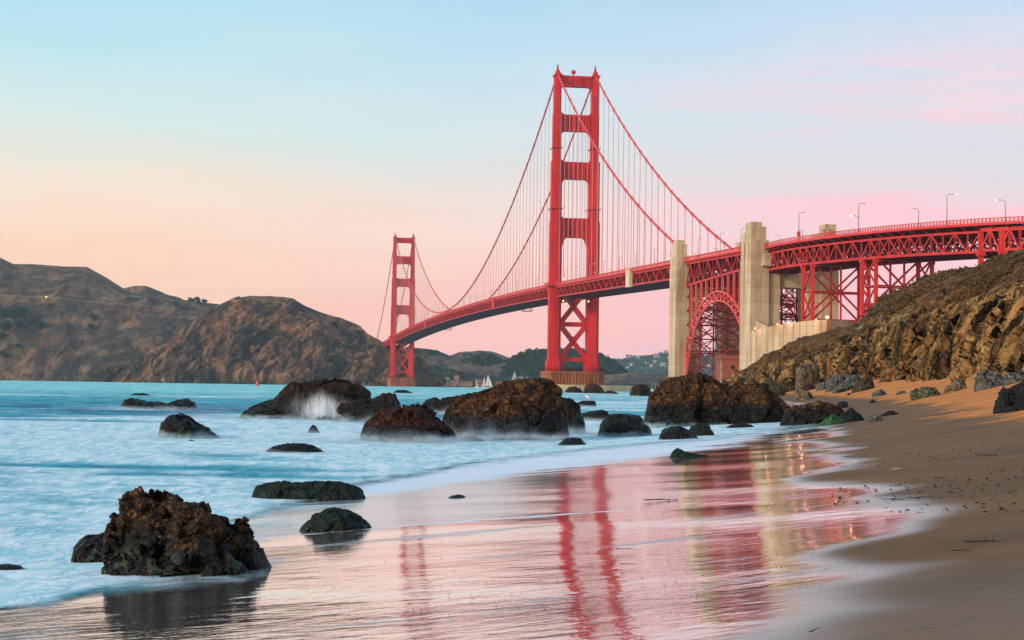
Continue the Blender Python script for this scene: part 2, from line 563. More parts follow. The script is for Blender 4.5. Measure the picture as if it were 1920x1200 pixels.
def sand_mat():
    m, nt, p = new_mat('sand')
    g = obj_co(nt)
    wet = nd(nt, 'ShaderNodeAttribute', attribute_name='wet').outputs['Fac']
    damp = nd(nt, 'ShaderNodeAttribute', attribute_name='damp').outputs['Fac']
    foam = nd(nt, 'ShaderNodeAttribute', attribute_name='foam').outputs['Fac']
    al = mapping(nt, g, (1, 1, 1), (0, 0, R(-26)))          # along the shore
    n1 = noise(nt, mapping(nt, g, (.35, .9, 1)), .5, 5, .6)
    n2 = noise(nt, g, 9, 4, .7)
    n3 = noise(nt, mapping(nt, g, (.5, 1.6, 1), (0, 0, R(20))), 1.1, 6, .65)
    grain = noise(nt, g, 160, 2, .6)
    dry = mixc(nt, sstep(nt, n1, .3, .7), (.62, .27, .098, 1), (.48, .205, .078, 1))
    dry = mixc(nt, mth(nt, 'MULTIPLY', sstep(nt, n3, .55, .66), .8), dry, (.17, .07, .03, 1))
    pits = nd(nt, 'ShaderNodeTexVoronoi', {'Vector': mapping(nt, g, (1, 1.6, 1)), 'Scale': 1.7}).outputs['Distance']
    pitz = sstep(nt, noise(nt, g, .16, 3, .5), .46, .58)
    pitm = mth(nt, 'MULTIPLY', sstep(nt, pits, .26, .12), pitz)
    dry = mixc(nt, mth(nt, 'MULTIPLY', pitm, .6), dry, (.20, .085, .035, 1))
    dampc = mixc(nt, sstep(nt, n1, .3, .7), (.185, .105, .048, 1), (.120, .076, .042, 1))
    dampc = mixc(nt, mth(nt, 'MULTIPLY', sstep(nt, grain, .5, .75), .3), dampc, (.2, .15, .1, 1))
    wetc = (.86, .82, .82, 1)
    dw = mth(nt, 'ADD', wet, mth(nt, 'MULTIPLY', mth(nt, 'SUBTRACT', n1, .5), .35))
    wetm = sstep(nt, dw, .15, .85)
    dm = sstep(nt, mth(nt, 'ADD', damp, mth(nt, 'MULTIPLY', mth(nt, 'SUBTRACT', n3, .5), .5)), .25, .75)
    dampc = mixc(nt, mth(nt, 'MULTIPLY', mth(nt, 'MULTIPLY', sstep(nt, pits, .24, .10), sstep(nt, noise(nt, g, .35, 4, .6), .50, .60)), mth(nt, 'MULTIPLY', sstep(nt, wet, .2, .0), .75)), dampc, (.050, .034, .022, 1))
    dampc = mixc(nt, mth(nt, 'MULTIPLY', sstep(nt, n3, .60, .70), .45), dampc, (.070, .046, .028, 1))
    # gravel streaks under the film
    gs = noise(nt, mapping(nt, al, (.10, 1.0, 1), (0, 0, 0), (7, 3, 0)), 1.3, 8, .70, .5)
    gz_ = noise(nt, mapping(nt, al, (.12, .5, 1), (0, 0, 0), (1, 4, 0)), .9, 3, .5)
    gm = mth(nt, 'MULTIPLY', sstep(nt, mth(nt, 'ADD', gs, mth(nt, 'MULTIPLY', mth(nt, 'SUBTRACT', gz_, .5), .55)), .60, .67), mth(nt, 'MULTIPLY', wetm, sstep(nt, nd(nt, 'ShaderNodeSeparateXYZ', {0: g}).outputs[1], 26, 17)))
    c = mixc(nt, dm, dry, dampc)
    c = mixc(nt, mth(nt, 'POWER', wetm, 1.8), c, wetc)
    c = mixc(nt, mth(nt, 'MULTIPLY', gm, .85), c, (.06, .045, .035, 1))
    # foam left in thin streaks by the backwash
    st1 = noise(nt, mapping(nt, al, (.10, 1.0, 1)), 2.2, 7, .62, .6)
    st2 = noise(nt, mapping(nt, al, (.35, 3.0, 1)), 3.0, 6, .7, .3)
    fs = mth(nt, 'ADD', mth(nt, 'MULTIPLY', st1, .65), mth(nt, 'MULTIPLY', st2, .35))
    zone = sstep(nt, noise(nt, mapping(nt, al, (.22, .55, 1), (0, 0, 0), (2, 9, 0)), .8, 3, .5), .42, .62)
    fm = sstep(nt, mth(nt, 'ADD', mth(nt, 'ADD', fs, mth(nt, 'MULTIPLY', foam, .55)), mth(nt, 'MULTIPLY', zone, .08)), .76, .96)
    c = mixc(nt, fm, c, lin(212, 226, 236))
    r0 = nd(nt, 'ShaderNodeMapRange', {0: dm, 3: .95, 4: .50}).outputs[0]
    yy_ = nd(nt, 'ShaderNodeSeparateXYZ', {0: g}).outputs[1]
    xx_ = nd(nt, 'ShaderNodeSeparateXYZ', {0: g}).outputs[0]
    mov = mth(nt, 'MULTIPLY', sstep(nt, mth(nt, 'SUBTRACT', yy_, mth(nt, 'MULTIPLY', xx_, .55)), 23.6, 25), sstep(nt, xx_, 4.2, 2.2))
    r1 = mth(nt, 'ADD', mth(nt, 'ADD', .05, mth(nt, 'MULTIPLY', mov, mth(nt, 'ADD', .055, mth(nt, 'MULTIPLY', sstep(nt, xx_, .8, -.4), .10)))), mth(nt, 'MULTIPLY', gm, .35))
    rough = nd(nt, 'ShaderNodeMix', {0: wetm, 2: r0, 3: r1}).outputs[0]
    rough = nd(nt, 'ShaderNodeMix', {0: fm, 2: rough, 3: .6}).outputs[0]
    ior = nd(nt, 'ShaderNodeMix', {0: wetm, 2: nd(nt, 'ShaderNodeMix', {0: dm, 2: 1.0, 3: mth(nt, 'ADD', 1.05, mth(nt, 'MULTIPLY', sstep(nt, yy_, 15, 8.5), .18))}).outputs[0], 3: 1.5}).outputs[0]
    # ripples of the draining film, and footprints and pits where the sand is dry
    rip1 = noise(nt, mapping(nt, al, (1.0, 1.7, 1)), 2.0, 4, .55, .2)
    rip2 = noise(nt, mapping(nt, al, (1.0, 3.2, 1)), 9, 3, .6)
    hw = mth(nt, 'ADD', mth(nt, 'MULTIPLY', rip1, mth(nt, 'ADD', .0060, mth(nt, 'MULTIPLY', sstep(nt, nd(nt, 'ShaderNodeSeparateXYZ', {0: g}).outputs[1], 19, 12), .010))), mth(nt, 'MULTIPLY', mth(nt, 'MULTIPLY', rip2, gz_), .0016))
    hw = mth(nt, 'ADD', hw, mth(nt, 'MULTIPLY', mth(nt, 'MULTIPLY', n2, gm), .006))
    hd = mth(nt, 'SUBTRACT', mth(nt, 'ADD', mth(nt, 'MULTIPLY', n3, .30), mth(nt, 'MULTIPLY', n2, .03)), mth(nt, 'MULTIPLY', pitm, .08))
    h = nd(nt, 'ShaderNodeMix', {0: wetm, 2: nd(nt, 'ShaderNodeMix', {0: dm, 2: hd, 3: mth(nt, 'ADD', mth(nt, 'MULTIPLY', grain, .004), mth(nt, 'MULTIPLY', n3, .07))}).outputs[0], 3: hw}).outputs[0]
    metal = mth(nt, 'MULTIPLY', mth(nt, 'MULTIPLY', mth(nt, 'POWER', wetm, 1.8), .94), mth(nt, 'MULTIPLY', mth(nt, 'SUBTRACT', 1.0, fm), mth(nt, 'SUBTRACT', 1.0, mth(nt, 'MULTIPLY', gm, .7))))
    setp(nt, p, Base_Color=c, Roughness=rough, IOR=ior, Metallic=metal, Normal=bump(nt, h, .8, 1.0))
    MATS['sand'] = m


def water_mat():
    m, nt, p = new_mat('sea_water')
    g = obj_co(nt)
    foam = nd(nt, 'ShaderNodeAttribute', attribute_name='foam').outputs['Fac']
    deep = nd(nt, 'ShaderNodeAttribute', attribute_name='deep').outputs['Fac']
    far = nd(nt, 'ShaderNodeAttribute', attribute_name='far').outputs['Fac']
    lg = nd(nt, 'ShaderNodeAttribute', attribute_name='silk').outputs['Vector']
    s1 = noise(nt, mapping(nt, lg, (1.0, .75, 1)), 8.0, 7, .60, .9)
    s2 = noise(nt, mapping(nt, lg, (1.0, .52, 1), (0, 0, 0), (3, 1, 0)), 24, 6, .64, .9)
    s3 = noise(nt, mapping(nt, lg, (1.0, .32, 1), (0, 0, 0), (7, 5, 0)), 56, 5, .68, 1.0)
    teal = mixc(nt, sstep(nt, s2, .38, .62), lin(44, 168, 182), lin(10, 112, 144))
    teal = mixc(nt, mth(nt, 'MULTIPLY', deep, sstep(nt, s1, .35, .62)), teal, lin(4, 78, 122))
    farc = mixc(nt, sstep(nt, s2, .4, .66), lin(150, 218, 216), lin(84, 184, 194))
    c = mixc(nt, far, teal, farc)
    milky = mixc(nt, sstep(nt, s1, .35, .65), lin(98, 172, 190), lin(146, 200, 210))
    c = mixc(nt, mth(nt, 'MULTIPLY', sstep(nt, foam, .12, .62), .85), c, milky)
    f = mth(nt, 'ADD', mth(nt, 'ADD', mth(nt, 'MULTIPLY', s1, .45), mth(nt, 'MULTIPLY', s2, .30)), mth(nt, 'MULTIPLY', s3, .25))
    fm = sstep(nt, mth(nt, 'ADD', f, mth(nt, 'MULTIPLY', mth(nt, 'SUBTRACT', foam, .5), .42)), .395, .64)
    white = mixc(nt, sstep(nt, s3, .38, .62), lin(150, 205, 216), lin(218, 234, 238))
    c = mixc(nt, mth(nt, 'MULTIPLY', fm, .93), c, white)
    rough = nd(nt, 'ShaderNodeMapRange', {0: fm, 3: .30, 4: .75}).outputs[0]
    h = mth(nt, 'ADD', mth(nt, 'MULTIPLY', s1, .6), mth(nt, 'MULTIPLY', s3, .4))
    bn = bump(nt, h, .4, .3)
    nt.nodes.remove(p)
    dif = nd(nt, 'ShaderNodeBsdfDiffuse', {'Color': c, 'Normal': bn})
    glo = nd(nt, 'ShaderNodeBsdfGlossy', {'Color': (.75, .95, 1.0, 1), 'Roughness': rough, 'Normal': bn})
    ms = nd(nt, 'ShaderNodeMixShader', {0: .13, 1: dif.outputs[0], 2: glo.outputs[0]})
    cover = nd(nt, 'ShaderNodeAttribute', attribute_name='cover').outputs['Fac']
    cv = sstep(nt, mth(nt, 'ADD', cover, mth(nt, 'MULTIPLY', mth(nt, 'SUBTRACT', mth(nt, 'ADD', mth(nt, 'MULTIPLY', s1, .5), mth(nt, 'MULTIPLY', s2, .5)), .5), 2.2)), .10, .90)
    ms = nd(nt, 'ShaderNodeMixShader', {0: cv, 1: nd(nt, 'ShaderNodeBsdfTransparent').outputs[0], 2: ms.outputs[0]})
    nt.links.new(ms.outputs[0], nt.nodes['Material Output'].inputs['Surface'])
    MATS['sea_water'] = m


def hill_mat(name, cols, sc_, diag, veg=None, pale=None, bscale=1.0):
    """cols: dark, mid, light; diag: tilt of the strata"""
    m, nt, p = new_mat(name)
    g = obj_co(nt)
    st = mapping(nt, g, (1, 1, .30), (0, diag, 0))
    n1 = noise(nt, st, sc_, 7, .62, .8)
    n2 = noise(nt, st, sc_ * 5, 6, .68, .4)
    n3 = noise(nt, g, sc_ * .5, 5, .6, .3)
    n4 = noise(nt, g, sc_ * 14, 4, .7)
    c = mixc(nt, sstep(nt, n1, .40, .56), cols[0], cols[1])
    crev = noise(nt, mapping(nt, g, (1, 1, .34), (0, diag, 0), (3, 7, 1)), sc_ * 3.2, 8, .68, 2.2)
    c = mixc(nt, mth(nt, 'MULTIPLY', sstep(nt, n2, .5, .7), .8), c, cols[2])
    c = mixc(nt, mth(nt, 'MULTIPLY', sstep(nt, n3, .50, .64), .7), c, cols[3])
    c = mixc(nt, mth(nt, 'MULTIPLY', sstep(nt, crev, .46, .39), .75), c, cols[0])  # crevice shade put into the colour, along the strata
    if veg:
        vatt = nd(nt, 'ShaderNodeAttribute', attribute_name='veg').outputs['Fac']
        vm = sstep(nt, mth(nt, 'ADD', vatt, mth(nt, 'MULTIPLY', mth(nt, 'SUBTRACT', noise(nt, g, sc_ * 2.2, 6, .65), .5), 1.5)), .35, .65)
        vc = mixc(nt, sstep(nt, n4, .35, .65), veg[0], veg[1])
        vc = mixc(nt, mth(nt, 'MULTIPLY', sstep(nt, noise(nt, g, sc_ * 1.3, 5, .6), .54, .66), .8), vc, veg[2])
        c = mixc(nt, vm, c, vc)
    if pale:
        patt = nd(nt, 'ShaderNodeAttribute', attribute_name='pale').outputs['Fac']
        pm = sstep(nt, mth(nt, 'ADD', patt, mth(nt, 'MULTIPLY', mth(nt, 'SUBTRACT', n2, .5), 1.2)), .50, .66)
        c = mixc(nt, pm, c, pale)
    h = mth(nt, 'ADD', mth(nt, 'ADD', mth(nt, 'MULTIPLY', n2, .5), mth(nt, 'MULTIPLY', n4, .25)), mth(nt, 'MULTIPLY', sstep(nt, crev, .36, .52), .6))
    setp(nt, p, Base_Color=c, Roughness=.95, Normal=bump(nt, h, .9, bscale))
    p.inputs['Specular IOR Level'].default_value = .1
    MATS[name] = m


sand_mat()
water_mat()
hill_mat('cliff_rock', ((.018, .012, .006, 1), (.26, .145, .052, 1), (.50, .34, .135, 1), (.24, .185, .080, 1)), .10, R(-40),
         ((.055, .038, .016, 1), (.19, .108, .042, 1), (.28, .105, .035, 1)), (.30, .40, .26, 1), .8)
hill_mat('headland_rock', ((.030, .026, .024, 1), (.20, .110, .056, 1), (.32, .21, .12, 1), (.19, .080, .040, 1)), .012, R(-35),
         ((.055, .052, .032, 1), (.10, .080, .046, 1), (.085, .06, .036, 1)), (.55, .50, .42, 1), 8)
hill_mat('grass_hill', ((.045, .038, .035, 1), (.19, .118, .066, 1), (.29, .195, .12, 1), (.115, .082, .048, 1)), .008, R(-25),
         ((.040, .036, .034, 1), (.085, .058, .046, 1), (.15, .078, .050, 1)), (.55, .50, .42, 1), 6)
hill_mat('tawny_hill', ((.055, .052, .045, 1), (.17, .125, .09, 1), (.22, .165, .12, 1), (.13, .095, .07, 1)), .010, R(10),
         ((.014, .030, .022, 1), (.03, .045, .03, 1), (.02, .035, .025, 1)), None, 5)
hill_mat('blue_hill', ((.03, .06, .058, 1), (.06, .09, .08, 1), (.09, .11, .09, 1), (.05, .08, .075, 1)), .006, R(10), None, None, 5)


def leaf_mat(name, a, b):
    m, nt, p = new_mat(name)
    g = obj_co(nt)
    n = noise(nt, g, .35, 4, .7)
    setp(nt, p, Base_Color=mixc(nt, sstep(nt, n, .35, .65), a, b), Roughness=.8)
    p.inputs['Specular IOR Level'].default_value = .1
    MATS[name] = m


leaf_mat('tree_leaf', (.010, .026, .016, 1), (.030, .055, .028, 1))
leaf_mat('forest_leaf', (.014, .036, .024, 1), (.040, .066, .036, 1))
leaf_mat('haze_blue_leaf', (.022, .060, .058, 1), (.055, .11, .095, 1))  # leaf green with the blue of distant haze put into the colour
leaf_mat('kelp', (.012, .018, .006, 1), (.05, .07, .018, 1))
leaf_mat('scrub', (.050, .034, .014, 1), (.13, .080, .032, 1))

def veil_mat(name, streaks):
    m, nt, p = new_mat(name)
    nt.nodes.remove(p)
    veil = nd(nt, 'ShaderNodeAttribute', attribute_name='veil').outputs['Fac']
    if streaks:
        fall = nd(nt, 'ShaderNodeAttribute', attribute_name='fall').outputs['Vector']
        n1 = noise(nt, fall, 2.6, 6, .7, .4)
        n2 = noise(nt, mapping(nt, fall, (1, .7, 1)), 9, 4, .7, .2)
        k = sstep(nt, mth(nt, 'ADD', mth(nt, 'ADD', mth(nt, 'MULTIPLY', n1, .6), mth(nt, 'MULTIPLY', n2, .4)), mth(nt, 'MULTIPLY', veil, .35)), .44, .72)
        veil = mth(nt, 'MULTIPLY', veil, mth(nt, 'MULTIPLY', k, 1.5))
    d = nd(nt, 'ShaderNodeBsdfDiffuse', {'Color': lin(236, 244, 246)})
    t = nd(nt, 'ShaderNodeBsdfTranslucent', {'Color': lin(236, 244, 246)})
    mx_ = nd(nt, 'ShaderNodeMixShader', {0: .4 if streaks else .1, 1: d.outputs[0], 2: t.outputs[0]})
    ms = nd(nt, 'ShaderNodeMixShader', {0: veil, 1: nd(nt, 'ShaderNodeBsdfTransparent').outputs[0], 2: mx_.outputs[0]})
    nt.links.new(ms.outputs[0], nt.nodes['Material Output'].inputs['Surface'])
    MATS[name] = m


veil_mat('sea_spray', True)
veil_mat('surf_mist', False)

# ------------------------------------------------------------------ beach and sea
_ys = [0, 8, 12, 17, 23, 32, 42, 60, 100, 160, 200, 260, 330, 430, 560, 900]
_xv = [-11.5, -9.0, -7.1, -5.2, -3.9, -2.5, -.9, 2.5, 11, 22.5, 27, 34, 41, 58, 90, 170]


def xs(y):
    return np.interp(y, _ys, _xv)


_yy = np.linspace(0, 900, 3601)
_xx = np.convolve(np.pad(xs(_yy), 12, mode='edge'), np.ones(25) / 25, 'valid')


def xsm(y):
    return np.interp(y, _yy, _xx)


def beach_z(x, y):
    x, y = np.asarray(x, float), np.asarray(y, float)
    d = x - xsm(y)
    z = np.where(d < 0, .05 * d, .055 * d + .0075 * np.maximum(0, d - 5.5) ** 2)
    z = np.where(z > 2.8, 2.8 + 2.6 * np.tanh((z - 2.8) / 2.6), z)
    return np.maximum(z, -4), d


def ground_z(x, y):
    return float(max(beach_z(x, y)[0], 0.0))


def hit(px, row):
    d = ray(px, row)
    k = np.concatenate([np.linspace(4, 120, 6000), np.linspace(120, 900, 6000)])
    p = np.array([0, 0, CAM_Z])[:, None] + d[:, None] * k
    i = np.where(p[2] < np.maximum(beach_z(p[0], p[1])[0], 0))[0]
    return p[:, i[0]] if len(i) else p[:, -1]


def polar(a0, a1, na, r0, r1, nr):
    a = np.radians(np.linspace(a0, a1, na))
    r = np.exp(np.linspace(math.log(r0), math.log(r1), nr))
    A, Rr = np.meshgrid(a, r, indexing='ij')
    return np.sin(A) * Rr, np.cos(A) * Rr


def beach_relief(x, y):
    """the finished sand surface: (height, distance inland of the sea line, wet, damp, noise)"""
    z, d = beach_z(x, y)
    pp = np.stack([x.ravel(), y.ravel(), np.zeros(x.size)], 1)
    und = fbm(pp * (.22, .22, 1), 3).reshape(x.shape)
    sh1 = fbm(pp * (.55, .9, 1) + 5, 2).reshape(x.shape)
    # long low corrugations left by the backwash, parallel to the sea line
    cor = fbm(np.stack([x.ravel() * .05 - y.ravel() * .01, y.ravel() * .20 + x.ravel() * .03, np.full(x.size, 3.3)], 1), 2).reshape(x.shape)
    wet = sst(d + 1.3 * und, 11.0, 7.6)
    damp = sst(d + 1.8 * und, 17.5, 12.5)
    z = z + (1 - damp) * sst(d, 9, 14) * (.10 * und + .05 * fbm(pp * (1.3, 1.3, 1) + 9, 4).reshape(x.shape))
    z = z + sst(d, 13, 9) * (.010 * und + .0045 * sh1 + .034 * cor)
    return z, d, wet, damp, und


gx, gy = polar(-42, 60, 620, 2.5, 760, 620)
gz, gd, wetd, dampd, und = beach_relief(gx, gy)
# lobes of the last swash: white film beyond 22 m, a fringe at its edge
lobe = 7.6 + 2.4 * np.sin(gy * .42 + 1.2) * sst(gy, 24, 34) + 1.2 * und + 2.0 * sst(gy, 34, 46)
fo = sst(gd, lobe + .15, lobe - .2) * sst(gy, 26, 48) * .8
front = 24.5 + .55 * (gx - 1.0) + .5 * und - .06 * gx * gx * (gx > 0)
fline = np.exp(-((gy - front) / .20) ** 2) * .62 * sst(gd, 9.0, 6.5) * (1 + .8 * und) + np.exp(-((gy - front - 1.1) / .16) ** 2) * .30 * sst(gd, 8, 6)
fringe = np.exp(-((gd - lobe) / .25) ** 2) * .32 * sst(gy, 16, 30)
foamb = np.clip(fo * sst(gd, 7.5, 2) + fringe + fline + .42 * sst(gd, 2.2, -1.2) * sst(gy, 20, 34) + .15 * sst(gd, 1.6, 0) + .28 * sst(gy, 40, 70) * sst(gd, 9, 2) + .40 * sst(gy, 43, 56) * sst(gd, 10.5, 6), 0, 1.2)
grid_mesh('beach', np.stack([gx, gy, gz], -1), MATS['sand'], attrs={'wet': wetd, 'damp': dampd, 'foam': foamb})
tag(bpy.data.objects['beach'], 'orange sand beach, dark and mirror wet along the sea', kind='structure')

# ------------------------------------------------------------------ rocks
ROCKS = []      # (x, y, rx, ry) of those that stand in the water


def rock(label, prof, base_row, mat, ratio=.75, rough=1.0, cat='rock', group=None, facet=False, n=None, Yd=None, name='sea_rock', lean=0.0, peak=1.0):
    prof = np.array(prof, float)
    bx = prof[:, 0].mean()
    if Yd is None:
        f = hit(bx, base_row)
        Yf = f[1]
    else:
        Yf = Yd
    halfw = (prof[-1, 0] - prof[0, 0]) / 2 * Yf / F
    D = max(ratio * halfw, .05)
    Yc = Yf + D * .85
    pts = np.array([at(a, b, Yc) for a, b in prof])
    wpx = prof[-1, 0] - prof[0, 0]
    nu = n or int(np.clip(wpx * 1.0, 28, 300))
    nv = int(np.clip(nu * .8, 24, 200))
    u = np.linspace(0, 1, nu)
    u = .5 - .5 * np.cos(np.pi * u) * (1 - .25 * np.sin(np.pi * u) ** 2)
    x0, x1 = pts[0, 0], pts[-1, 0]
    xg = x0 + (x1 - x0) * u
    zg = np.interp(xg, pts[:, 0], pts[:, 2])
    gzb = np.array([ground_z(a, Yc - D * .5) for a in xg])
    base = min(gzb.min(), pts[:, 2].min()) if Yd is None else pts[:, 2].min()
    if Yd is None: base = gzb.min()
    Hm = max(zg.max() - base, .05)
    H = np.maximum(zg - base, .02 * Hm)
    endt = np.clip(np.minimum(u, 1 - u) / .05, 0, 1) ** .6
    H = H * (0.25 + .75 * endt)
    Dd = D * np.maximum(1 - np.abs(2 * u - 1) ** 2.4, 0.0) ** .6 + .02 * D
    seed = (abs(hash(label)) % 1000) if False else sum(ord(c) * (i + 3) for i, c in enumerate(label)) % 977
    yo = perlin(np.stack([u * 3, np.full(nu, seed * 1.7 + .5), np.zeros(nu)], 1)) * D * .25 + lean * D
    phi = np.linspace(-.35, math.pi + .35, nv)
    S = np.sin(phi)
    sh = np.sign(S) * np.abs(S) ** peak
    Pm = np.zeros((nu, nv, 3))
    Pm[..., 0] = xg[:, None]
    Pm[..., 1] = Yc + yo[:, None] * np.clip(S, 0, 1)[None] - Dd[:, None] * np.cos(phi)[None]
    Pm[..., 2] = base + H[:, None] * sh[None]
    # displacement along the surface normal: broad lumps, broken planes, cracks, grain
    rr = np.random.default_rng(seed)
    unit = min(Hm, halfw * 1.2)
    lo3, hi3 = Pm.reshape(-1, 3).min(0), Pm.reshape(-1, 3).max(0)

    def planes(q, k, warp):
        sd_ = lo3 + rr.random((k, 3)) * (hi3 - lo3)
        g3 = rr.normal(size=(k, 3))
        g3 /= np.linalg.norm(g3, axis=1)[:, None]
        qq = q + warp * unit * np.stack([fbm(q / unit * 2.3 + 7 * j_, 2) for j_ in range(3)], 1)
        best = np.full(len(q), 1e18)
        val = np.zeros(len(q))
        for a_ in range(k):
            dd = qq - sd_[a_]
            r2 = (dd * dd).sum(1)
            mk = r2 < best
            best[mk] = r2[mk]
            val[mk] = (dd[mk] @ g3[a_])
        return val

    fw_ = 1.0 if facet else .62
    steps = ([('n', 1.0, .06), ('p', 14, .42), ('p', 50, .38), ('n', 13, .010), ('n', 34, .006)] if facet else
             [('n', 1.0, .07), ('p', 18, .20), ('p', 80, .26), ('n', 6, .016), ('r', 10, .010), ('n', 17, .011), ('n', 38, .008)])
    for kind, fr, amp in steps:
        du = np.gradient(Pm, axis=0)
        dv = np.gradient(Pm, axis=1)
        nn = np.cross(du, dv)
        nn /= np.linalg.norm(nn, axis=2, keepdims=True) + 1e-9
        q0 = Pm.reshape(-1, 3)
        q = q0 / unit * fr / (1.0 if Hm * 3 > halfw else 1.4) + seed
        if kind == 'p':
            k = int(fr * np.clip(halfw / Hm, .8, 3))
            val = np.clip(planes(q0, k, .12) * amp, -.16 * unit, .16 * unit)
            amp_ = 1.0
        elif kind == 'r':
            val = ridged(q, 2) * .7 - .35
            amp_ = amp * unit
        else:
            val = fbm(q, 2)
            amp_ = amp * unit
        edge = np.clip(np.minimum(u, 1 - u) / .16, 0, 1)[:, None]
        Pm = Pm + nn * (val.reshape(nu, nv) * amp_ * rough * (.15 + .85 * edge))[..., None]
    # keep the outline of the survey: only the small breaks may show on the crest
    top_now = Pm[..., 2].max(1) - base
    kk = np.ones(max(3, nu // 16) | 1)
    kk /= kk.sum()
    sm_ = lambda a_: np.convolve(np.pad(a_, len(kk) // 2, mode='edge'), kk, 'valid')
    fac = np.clip(sm_(H) / np.maximum(sm_(top_now), .01 * Hm), .4, 1.8)
    Pm[..., 2] = np.where(Pm[..., 2] > base, base + (Pm[..., 2] - base) * fac[:, None], Pm[..., 2])
    o = grid_mesh(name, Pm, MATS[mat], smooth=not facet)
    # origin at the foot
    c = Vector((float((x0 + x1) / 2), float(Yc), float(base)))
    o.data.transform(Matrix.Translation(-c))
    o.location = c
    tag(o, label, cat, group)
    if base < .25 and Yd is None:
        ROCKS.append((float((x0 + x1) / 2), float(Yc), float(abs(x1 - x0) / 2), float(D), float(Hm)))
    return o


SEA = 'rocks in the surf'
BOU = 'boulders at the foot of the cliff'
STO = 'stones on the dry sand'
rock('largest foreground rock, craggy brown and black with ochre faces, lying in the wash', [(193, 1046), (196, 992), (200, 971), (221, 962), (231, 927), (250, 922), (271, 920), (300, 928), (311, 940), (333, 939), (362, 947), (387, 956), (421, 967), (450, 979), (476, 996), (492, 1016), (505, 1036), (516, 1056)], 1080, 'near_rock', .80, 1.9, group=SEA, n=300, peak=1.3)
rock('rounded brown knob leaning on the seaward side of the largest foreground rock', [(133, 1042), (141, 1020), (150, 1012), (164, 1004), (187, 1001), (206, 1000), (226, 1008), (240, 1040)], 1056, 'near_rock', .8, 1.2, group=SEA, n=110)
rock('long flat dark green weedy slab lying at the edge of the white surf', [(472, 930), (478, 910), (500, 906), (520, 902), (560, 904), (600, 901), (640, 903), (665, 910), (680, 918), (686, 930)], 936, 'weedy_rock', .45, .8, group=SEA, n=220)
rock('dome shaped dark green rock on the wet sand beside the craggy foreground rock', [(560, 994), (575, 978), (595, 962), (612, 953), (630, 951), (650, 955), (670, 965), (685, 978), (705, 996)], 998, 'weedy_rock', .75, .8, group=SEA, n=160)
rock('small smooth black stone alone on the shiny wet sand', [(838, 934), (848, 929), (858, 927), (868, 928), (875, 933)], 935, 'black_rock', .6, .3, group=SEA)
rock('dark peaked rock with a sloping right flank, alone in the left surf', [(298, 818), (308, 790), (318, 780), (340, 774), (355, 780), (365, 789), (380, 797), (395, 808), (414, 821)], 822, 'mussel_rock', .8, 1.0, group=SEA)
rock('long low dark reef of two humps in the open blue water', [(227, 765), (230, 750), (250, 746), (275, 752), (300, 753), (315, 756), (330, 750), (350, 747), (365, 755), (373, 767)], 768, 'mussel_rock', .5, .9, group=SEA)
rock('thin black sliver of rock just breaking the far blue water', [(244, 740), (255, 737), (270, 737), (281, 740)], 741, 'black_rock', .6, .5, group=SEA)
rock('broad humped rock with white spray falling down its face', [(443, 784), (470, 763), (500, 752), (530, 742), (534, 729), (545, 721), (570, 713), (600, 712), (630, 709), (650, 715), (680, 723), (695, 735), (702, 747), (706, 770)], 787, 'mussel_rock', .55, 1.0, group=SEA)
rock('low dark rock with a peaked end wedged between the spray rock and the rusty rock', [(626, 774), (640, 757), (665, 750), (700, 747), (720, 737), (740, 738), (752, 757), (760, 775)], 792, 'mussel_rock', .7, 1.0, group=SEA)
rock('rusty red brown triangular rock with foam along its foot', [(675, 822), (682, 795), (700, 780), (715, 768), (740, 763), (765, 760), (790, 757), (805, 768), (825, 785), (845, 803), (862, 822)], 828, 'rusty_rock', .7, 1.0, group=SEA)
rock('dark low rock behind the left end of the biggest brown dome', [(782, 770), (800, 750), (812, 745), (825, 748), (840, 744), (860, 742), (885, 736), (905, 733), (930, 740), (945, 770)], 776, 'mussel_rock', .5, 1.0, group=SEA)
rock('biggest brown domed rock in mid surf, golden brown on top, below the near tower', [(826, 792), (835, 771), (850, 757), (870, 745), (900, 735), (925, 725), (950, 716), (975, 711), (1000, 708), (1015, 712), (1024, 724), (1034, 737), (1047, 748), (1058, 770), (1066, 805)], 824, 'brown_rock', .7, 1.05, group=SEA)
rock('black shoulder rock against the right side of the biggest brown dome', [(1030, 790), (1045, 752), (1060, 745), (1070, 747), (1085, 762), (1092, 780), (1099, 800), (1099, 816)], 813, 'mussel_rock', .8, 1.0, group=SEA)
rock('flat brown rock behind the black shoulder rock', [(1078, 786), (1090, 775), (1110, 770), (1130, 768), (1140, 772), (1147, 786)], 790, 'brown_rock', .5, .7, group=SEA)
rock('small flat topped rock where a white gull stands', [(1074, 760), (1082, 755), (1092, 751), (1108, 751), (1120, 752), (1118, 761)], 763, 'mussel_rock', .5, .7, group=SEA)
rock('blunt black rock in the surf between the brown dome and the longest rock', [(1118, 816), (1127, 795), (1140, 780), (1150, 775), (1180, 776), (1200, 779), (1210, 793), (1223, 810)], 820, 'mussel_rock', .7, .9, group=SEA)
rock('small black hump in white foam in front of the biggest brown dome', [(1045, 834), (1060, 822), (1075, 820), (1088, 821), (1102, 835)], 836, 'black_rock', .7, .5, group=SEA)
rock('half drowned dark stone between the rusty rock and the brown dome', [(858, 826), (872, 817), (890, 816), (908, 826)], 827, 'black_rock', .6, .5, group=SEA)
rock('half drowned grey rock veiled by foam in the middle of the surf', [(496, 846), (515, 836), (540, 831), (565, 831), (585, 834), (597, 840), (608, 846)], 849, 'black_rock', .5, .7, group=SEA)
rock('pointed grey stone standing in the foam below the spray', [(577, 811), (582, 800), (587, 796), (593, 800), (600, 811)], 812, 'black_rock', .8, .7, group=SEA)
